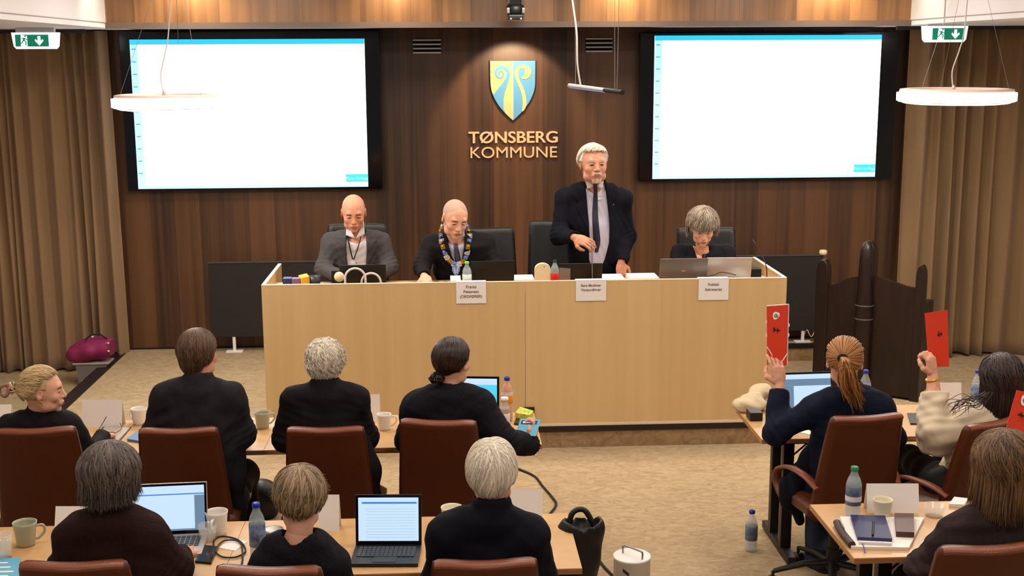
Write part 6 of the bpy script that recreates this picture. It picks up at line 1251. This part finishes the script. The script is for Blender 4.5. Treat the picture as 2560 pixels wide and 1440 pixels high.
slab('note_paper', 'triangular white paper under the black cable loop', 'paper', [(548, 1370), (588, 1378), (620, 1354), (572, 1345)], TT, .001, 'paper')
laptop(on(425, 1345)+V(.0, .0, 0), .06, .31, .215, .215, .16, 'silver_light', 'silver_light', 'silver laptop with a bright page in front of the woman in the brown sweater', ('lap_white', [(0, 1, .80, .825, 'lap_blue'), (.86, 1, 0, .78, 'lap_grey'), (0, 1, .0, .04, 'lap_grey')]))
t = laptop(on(972, 1370)+V(0, .0, 0), -.06, .265, .19, .205, .14, 'black_plastic', 'black_plastic', 'black tablet with keyboard showing a list, on the front table', ('lap_white', [(.06, .97, .86, .90, 'lap_blue')]+[(.12+.02*(k % 2), .95, .08+k*.066, .083+k*.066, 'lap_grey') for k in range(11)]), keys='key_grey', cat='tablet', name='tablet_with_keyboard')
bottle(on(646, 1392), .225, .032, 'cap_blue', 'clear water bottle with a blue patterned label on the front table', 'water', .75, lab=(.22, .62))
slab('dark_phone', 'black smartphone at the end of the looped cable', 'phone', [(488, 1408), (528, 1412), (546, 1372), (512, 1368)], TT, .010, 'black_gloss')
cable('charging_cable', [on(534, 1372, TT+.008), on(536, 1350, TT+.006), on(556, 1341, TT+.006), on(596, 1350, TT+.006), on(614, 1376, TT+.006), on(592, 1392, TT+.006), on(556, 1392, TT+.006), on(540, 1376, TT+.008), on(560, 1352, TT+.010), on(600, 1356, TT+.008), on(606, 1400, TT+.005), on(596, 1425, TT+.005)], .0035, 'cable_black', 'black charging cable looped on the table left of the water bottle')
o = slab('blue_magazine', 'pale blue printed magazine at the bottom left corner', 'magazine', [(-60, 1470), (48, 1470), (52, 1398), (-60, 1400)], TT, .006, 'blue_card')
for k in range(5):
    a = on(-8, 1408+k*11, TT+.0068); b = on(20+7*(k % 3), 1406+k*11, TT+.0068); mm_ = MB().box((a+b)/2, (b[0]-a[0], .012, .0008)).link('printed_line', 'paper', o)
# ---------- front row right
bottle(on(2131, 1292), .225, .033, 'cap_green', 'clear water bottle with green cap on the right front table', 'water', .8, lab=(.26, .62), labm=mat('label_slate', (70, 84, 104), .5, noise=(24, (104, 120, 140), .12)), band=(.34, .44, 'shirt_white'))
tent(2168, 2298, 1210, 1283, TT, 'wide white name card behind the paper cup')
mug(on(2205, 1294), .041, .083, 'paper_cup', 'white paper cup in front of the wide name card', None, taper=.7)
glass(on(2335, 1290), .045, .05, 'clear drinking glass by the tissue on the right front table')
slab('tissue', 'crumpled white tissue beside the clear glass', 'tissue', [(2372, 1268), (2410, 1270), (2420, 1254), (2385, 1250)], TT, .015, 'paper')
slab('papers', 'stack of white papers under the navy notebook', 'papers', [(2128, 1374), (2272, 1376), (2310, 1300), (2100, 1298)], TT, .012, 'paper')
o = MB().tube(spline([on(2092, 1306, TT+.015), on(2104, 1330, TT+.016), on(2130, 1362, TT+.016)], 6), .016, 8, flat=.9).link('magazine_roll', mat('mag_dark', (60, 44, 44), .5), None, on(2104, 1330)); tag(o, 'dark folded magazine edge left of the navy notebook', 'magazine')
nb = slab('notebook', 'navy hardcover notebook with a pen on top', 'notebook', [(2144, 1352), (2230, 1356), (2212, 1298), (2126, 1296)], TT+.0135, .016, 'navy_book')
pts = [on(x, y, TT+.013) for x, y in [(2146, 1356), (2232, 1360), (2230, 1356), (2144, 1352)]]
MB().tube([on(2146, 1355, TT+.021), on(2230, 1359, TT+.021)], .0062, 6).link('page_edge', 'paper', nb)
MB().tube([on(2152, 1352, TT+.012), on(2160, 1368, TT+.013), on(2163, 1382, TT+.006)], .002, 5).link('ribbon', 'cap_blue', nb)
o = MB().tube([on(2184, 1304, TT+.035), on(2182, 1338, TT+.035)], .0045, 8).link('pen', 'black_plastic', None, on(2184, 1320, TT+.031)); tag(o, 'black pen lying on the navy notebook', 'pen')
slab('wallet', 'brown leather wallet right of the navy notebook', 'wallet', [(2240, 1342), (2285, 1344), (2284, 1296), (2236, 1295)], TT+.0135, .022, 'brown_wallet')
# ---------- floor things
bottle(Z(1877, 1376, .001), .23, .033, 'cap_blue', 'clear water bottle standing on the carpet', 'water', .75, lab=(.28, .62), labm='label_slate')
c_ = Z(1580, 1520, 0)
cyl_top = P(1580, 1388, 5.35); t = empty('white_canister', (cyl_top[0], 5.35, 0), 'white cylindrical device with a wire handle on the carpet', 'device')
rC = (P(1627, 1388, 5.35)[0]-P(1533, 1388, 5.35)[0])/2; zT_ = cyl_top[2]
MB().lathe([(0, .005), (rC*.97, .005), (rC*.97, zT_-.012), (rC, zT_-.01), (rC, zT_-.002), (rC*.97, zT_), (0, zT_)], (cyl_top[0], 5.35, 0), 48, cap=False).link('body', 'white_plastic', t)
MB().tube(spline([V(cyl_top[0]-.038, 5.38, zT_), V(cyl_top[0]-.038, 5.38, zT_+.03), V(cyl_top[0]-.03, 5.378, zT_+.036), V(cyl_top[0]+.03, 5.31, zT_+.036), V(cyl_top[0]+.04, 5.30, zT_+.03), V(cyl_top[0]+.04, 5.30, zT_)], 5), .0045, 7).link('wire_handle', 'steel', t)
th = -2.05
for (dz, hh_, dw, m_) in ((.045, .014, .11, 'dark_ink'), ):
    MB().add([V(cyl_top[0]+rC*.985*math.cos(th+a_), 5.35+rC*.985*math.sin(th+a_), zT_-dz-s_*hh_-a_*.05) for s_ in (0, 1) for a_ in np.linspace(-dw*1.6, dw*1.6, 8)], [(k+8, k+9, k+1, k) for k in range(7)]).link('printed_name', m_, t)
MB().lathe([(0, 0), (.022, 0), (.024, .004), (0, .006)], (cyl_top[0]+rC*.97*math.cos(th), 5.35+rC*.97*math.sin(th), zT_-.105), 20, R=rotz(th+PI/2) @ rotx(PI/2)).link('round_port', mat('plum_dark', (58, 36, 48), .4), t)
cable('power_cable', [Z(1478, 1360, .01), Z(1490, 1385, .006), Z(1506, 1412, .006), Z(1530, 1437, .006), Z(1560, 1465, .006)], .008, 'cable_black', 'black cable running over the carpet to the white canister')
cable('power_cable', [Z(1290, 1170, .008), Z(1335, 1190, .006), Z(1356, 1215, .006), Z(1380, 1243, .006), Z(1390, 1262, .006), Z(1372, 1288, .006), Z(1350, 1310, .006)], .008, 'cable_black', 'black cable bending over the carpet right of the white name card')
# black tote on the floor by the table end
tb = np.array([P(1444, 1340, 4.85)[0], 4.85, 0]); g = G(tb-V(.25, .25, .02), tb+V(.25, .25, .85), .010)
zt2 = P(1455, 1295, 4.85)[2]; g.cone(tb+V(0, 0, .12), tb+V(.01, 0, zt2-.06), .06, .10, 0, flat=(V(0, 1, 0), .8)); g.disp(wrinkle(12, .008, 22)); g.cone(tb+V(.02, -.0, zt2-.02), tb+V(.02, 0, zt2+.1), .07, .09, .01, 's')
t = empty('black_tote', tb, 'black open-topped tote hanging at the right end of the front table', 'bag'); link('body', mesh_np('body', *g.mesh()), 'bag_black', t)
MB().tube(spline([tb+V(-.04, 0, zt2-.05), tb+V(-.02, .01, zt2+.02), tb+V(.03, .01, zt2+.03), tb+V(.07, 0, zt2-.04)], 6), .012, 8).link('handle', 'bag_black', t)
g = G(Z(660, 1280, 0)-.3, Z(660, 1280, 0)+.3, .011); fb = Z(662, 1290, 0); g.ell(fb+V(0, 0, .10), (.10, .09, .13), None, 0); g.disp(wrinkle(13, .01, 22)); g.cut(lambda X, Y, Zz: .003-Zz+0*X, 0)
o = link('floor_bag', mesh_np('floor_bag', *g.mesh()), 'bag_black', None, fb); tag(o, 'black bag on the carpet behind the blue-labelled bottle', 'bag')
# ---------- held cards
def card(corners, y, name, m_, label, th=.003, tiltY=None):
    """corners px, all on depth y (or list of depths)"""
    ys = y if isinstance(y, (list, tuple)) else [y]*4; pts = [P(*c, yy) for c, yy in zip(corners, ys)]; n = unit(np.cross(pts[1]-pts[0], pts[3]-pts[0])); n = -n if n[1] > 0 else n
    c = np.mean(pts, 0); vs = [p for p in pts]+[p-n*th for p in pts]
    t = empty(name, pts[3]*.5+pts[2]*.5, label, 'card'); MB().add(vs, [(0, 1, 2, 3), (7, 6, 5, 4)]+[(i, i+4, (i+1) % 4+4, (i+1) % 4) for i in range(4)]).link('sheet', m_, t)
    ex = (pts[1]-pts[0]); ey = (pts[3]-pts[0]); return t, (lambda u, v, l=.0012: pts[0]+ex*u+ey*v+(pts[2]-pts[1]-ey)*u*v+n*l), n, np.linalg.norm(ex), np.linalg.norm(ey)
def emblem(t, S, n, cu, cv, r, ex, ey, word=None, wv=.4, inv=False):
    blob = [(r*(1+.10*math.sin(3*a+1)+.05*math.sin(2*a)))*np.array([math.cos(a), -math.sin(a)*1.05]) for a in np.linspace(0, 6.28, 26)[:-1]]
    vs = [S(cu+p[0]/ex, cv+p[1]/ey, .0016) for p in blob]; MB().add(vs, [tuple(range(25))]).link('white_blob', 'paper', t)
    sp = [S(cu+(r*.62*(1-a/11))*math.cos(a)/ex, cv+(r*.62*(1-a/11))*math.sin(a)/ey, .0026) for a in np.linspace(0, 9.5, 40)]; MB().tube(sp, .0016, 5).link('swirl', 'dark_ink', t)
tc1, S, n, ex, ey = card([(1917, 765), (1972, 761), (1968, 914), (1918, 912)], [6.02, 6.02, 5.965, 5.965], 'red_voting_card', 'red_card', 'red card with a white round mark, held up by the ponytail woman')
emblem(tc1, S, n, .42, .17, .018, ex, ey)
for a_, b_ in (((.3, .37), (.36, .44)), ((.3, .44), (.36, .37)), ((.36, .40), (.5, .42)), ((.5, .38), (.5, .46)), ((.5, .40), (.62, .43))): MB().tube([S(*a_, .002), S(*b_, .002)], .0022, 5).link('letter_mark', 'dark_ink', tc1)
MB().tube([S(0, 0, .0), S(1, 0, .0)], .003, 6).link('white_edge', 'paper', tc1); MB().tube([S(1, 0, .0), S(1, 1, .0)], .002, 6).link('white_edge', 'paper', tc1)
MB().tube([S(0, .70, .002), S(.25, .84, .002)], .0028, 6).link('crease_mark', 'paper', tc1); MB().tube([S(1, .80, .002), S(.68, .96, .002)], .003, 6).link('crease_mark', 'paper', tc1)
for u, v in ((-.03, .27), (-.03, .5), (1.03, .34), (1.03, .5)): MB().box(S(u, v, .001), (.006, .003, .016)).link('edge_tab', 'paper', tc1)
tc2, S, n, ex, ey = card([(2312, 783), (2369, 775), (2373, 916), (2322, 919)], [5.99, 5.99, 5.93, 5.93], 'red_voting_card', 'red_card', 'plain red card held up by the woman in the cream blouse')
for a_, b_ in (((.50, .44), (.58, .38)), ((.56, .36), (.60, .46)), ((.50, .42), (.72, .41)), ((.66, .38), (.70, .44))): MB().tube([S(*a_, .002), S(*b_, .002)], .0022, 5).link('letter_mark', 'dark_ink', tc2)
tc3, S, n, ex, ey = card([(2542, 975), (2624, 992), (2604, 1112), (2516, 1068)], [4.52, 4.52, 4.46, 4.46], 'red_voting_card', 'red_card', 'red card cut off by the right frame edge')
emblem(tc3, S, n, .32, .2, .020, ex, ey)
for a_, b_ in (((.22, .60), (.30, .52)), ((.28, .50), (.32, .62)), ((.22, .57), (.40, .57))): MB().tube([S(*a_, .002), S(*b_, .002)], .0024, 5).link('letter_mark', 'dark_ink', tc3)
tc4, S, n, ex, ey = card([(1301, 1046), (1352, 1049), (1340, 1090), (1288, 1088)], [5.84, 5.82, 5.74, 5.76], 'blue_voting_card', 'blue_card', 'light blue card held low by the bun-haired woman')
MB().add([S(.1, .12), S(.88, .1), S(.86, .32), S(.1, .34)], [(0, 1, 2, 3)]).link('dark_box', 'navy_ink', tc4); MB().add([S(.18, .17, .0018), S(.66, .15, .0018), S(.64, .26, .0018), S(.18, .28, .0018)], [(0, 1, 2, 3)]).link('white_word', 'paper', tc4)
# person outside the frame holding the third red card: only the sleeve and hand are in reach of the picture edge
# bracelet of the cream blouse woman
wj = P(2331, 948, 5.845); MB().tube([wj+V(.030*math.cos(a_), .026*math.sin(a_), .006*math.cos(a_)) for a_ in np.linspace(0, 6.28, 18)[:-1]], .006, 7, True).link('bracelet', 'gold', FJ['root'])
# ruffled cuff of the bun-haired woman
cf = P(1326, 1112, 5.80); g = G(cf-.09, cf+.09, .005); g.ell(cf+V(.0, 0, .0), (.045, .045, .05), None, 0); g.disp(lambda X, Y, Zz: .008*np.sin((X+Zz)*160)*np.cos((Zz-Y)*150)); link('ruffled_cuff', mesh_np('ruffled_cuff', *g.mesh()), 'knit_black', FH['root'])
# dark jacket draped on the chair of the ponytail woman
g = G(P(2000, 1230, 5.75)-V(.3, .3, .35), P(2000, 1230, 5.75)+V(.35, .3, .35), .010)
D1 = [P(2040, 1130, 5.80), P(1985, 1215, 5.80), P(1975, 1240, 5.78), P(2005, 1300, 5.76)]; g.chain(D1, [.05, .055, .05, .02], .05, flat=(V(0, 1, 0), .8)); g.chain([D1[0], P(2030, 1200, 5.84)], [.05, .06], .05); g.disp(wrinkle(15, .009, 24))
o = link('draped_jacket', mesh_np('draped_jacket', *g.mesh()), 'suit_navy', None, P(2000, 1230, 5.78)); tag(o, 'dark navy jacket draped over the chair arm beside the ponytail woman', 'jacket')
# coats of the two men hanging beside their chairs
for F_, pts, rs_ in ((FGm, [P(885, 1100, 5.74), P(905, 1180, 5.70), P(930, 1262, 5.68)], [.07, .075, .07]), (FF, [P(575, 1110, 5.76), P(582, 1200, 5.74), P(590, 1300, 5.72)], [.06, .06, .05])):
    g = G(np.min(pts, 0)-.12, np.max(pts, 0)+.12, .010); g.chain(pts, rs_, .04, flat=(V(0, 1, 0), .7)); g.disp(wrinkle(31, .008, 24)); link('coat_tail', mesh_np('coat_tail', *g.mesh()), 'suit_black', F_['root'])
# ================================================================= LIGHT
SC.view_settings.view_transform = 'Standard'; SC.view_settings.look = 'None'; SC.view_settings.gamma = 1; SC.view_settings.use_curve_mapping = False
SC.view_settings.exposure = 0.2
W = bpy.data.worlds.new('world'); SC.world = W; W.use_nodes = True
W.node_tree.nodes['Background'].inputs[0].default_value = (1.0, .92, .84, 1); W.node_tree.nodes['Background'].inputs[1].default_value = .22
def area(name, loc, sx, sy, power, col, rot=(0, 0, 0), shape='RECTANGLE', spread=None):
    l = bpy.data.lights.new(name, 'AREA'); l.shape = shape; l.size = sx; l.size_y = sy; l.energy = power; l.color = col
    if spread: l.spread = spread
    o = bpy.data.objects.new(name, l); o.location = loc; o.rotation_euler = rot; COL.objects.link(o); return o
warm = (1, .915, .815)
for y, pw in ((2.2, 17), (4.6, 18), (6.8, 19), (8.5, 22)):  # rearmost row added to brighten the dais floor
    for x in (-1.4, .6, 2.5): area('ceiling_light', (x, y, 3.36), .5, .5, pw, warm)
for x in (-4.2, 5.0):
    for y in (3, 6.5): area('ceiling_light', (x, y, 2.84), .4, .4, 14, warm)
for x in (-1.752, 3.357): area('pendant_light', (x, 8.0, 2.30), .6, .6, 24, (1, .93, .84), shape='DISK')
def spot(name, loc, tgt, power, ang, col, blend=.5, size=.03):
    l = bpy.data.lights.new(name, 'SPOT'); l.energy = power; l.spot_size = ang; l.spot_blend = blend; l.color = col; l.shadow_soft_size = size
    o = bpy.data.objects.new(name, l); o.location = loc; d = Vector(tgt)-Vector(loc); o.rotation_euler = d.to_track_quat('-Z', 'Y').to_euler(); COL.objects.link(o)
for px in (460, 985, 1560, 2095):
    q = P(px, -60, 9.45); spot('fascia_spot', (q[0], 9.35, 3.3), (q[0], 9.62, 2.8), 30, 2.3, (1, .82, .56), .9)
    spot('fascia_spot', (q[0], 9.54, 3.2), (q[0], 9.58, 2.8), 2.2, 1.7, (1, .82, .36), .8)
spot('shield_spot', (.585, 9.95, 2.82), (.585, 10.58, 2.2), 50, 1.36, (1, .76, .5), .3)
for x in (-.9, .2, 1.3, 2.1): spot('bench_spot', (x, 9.3-.6, 3.38), (x, 8.6, 1.0), 27, 1.4, (1, .86, .7), .7, .06)

spot('fascia_spot', (-2.2, 9.2, 3.3), (-2.55, 9.3, 2.9), 8, 1.9, (1, .9, .65), .8); spot('fascia_spot', (3.3, 9.2, 3.3), (3.65, 9.3, 2.9), 8, 1.9, (1, .9, .65), .8)  # extra end spots, added to brighten the white coffer faces
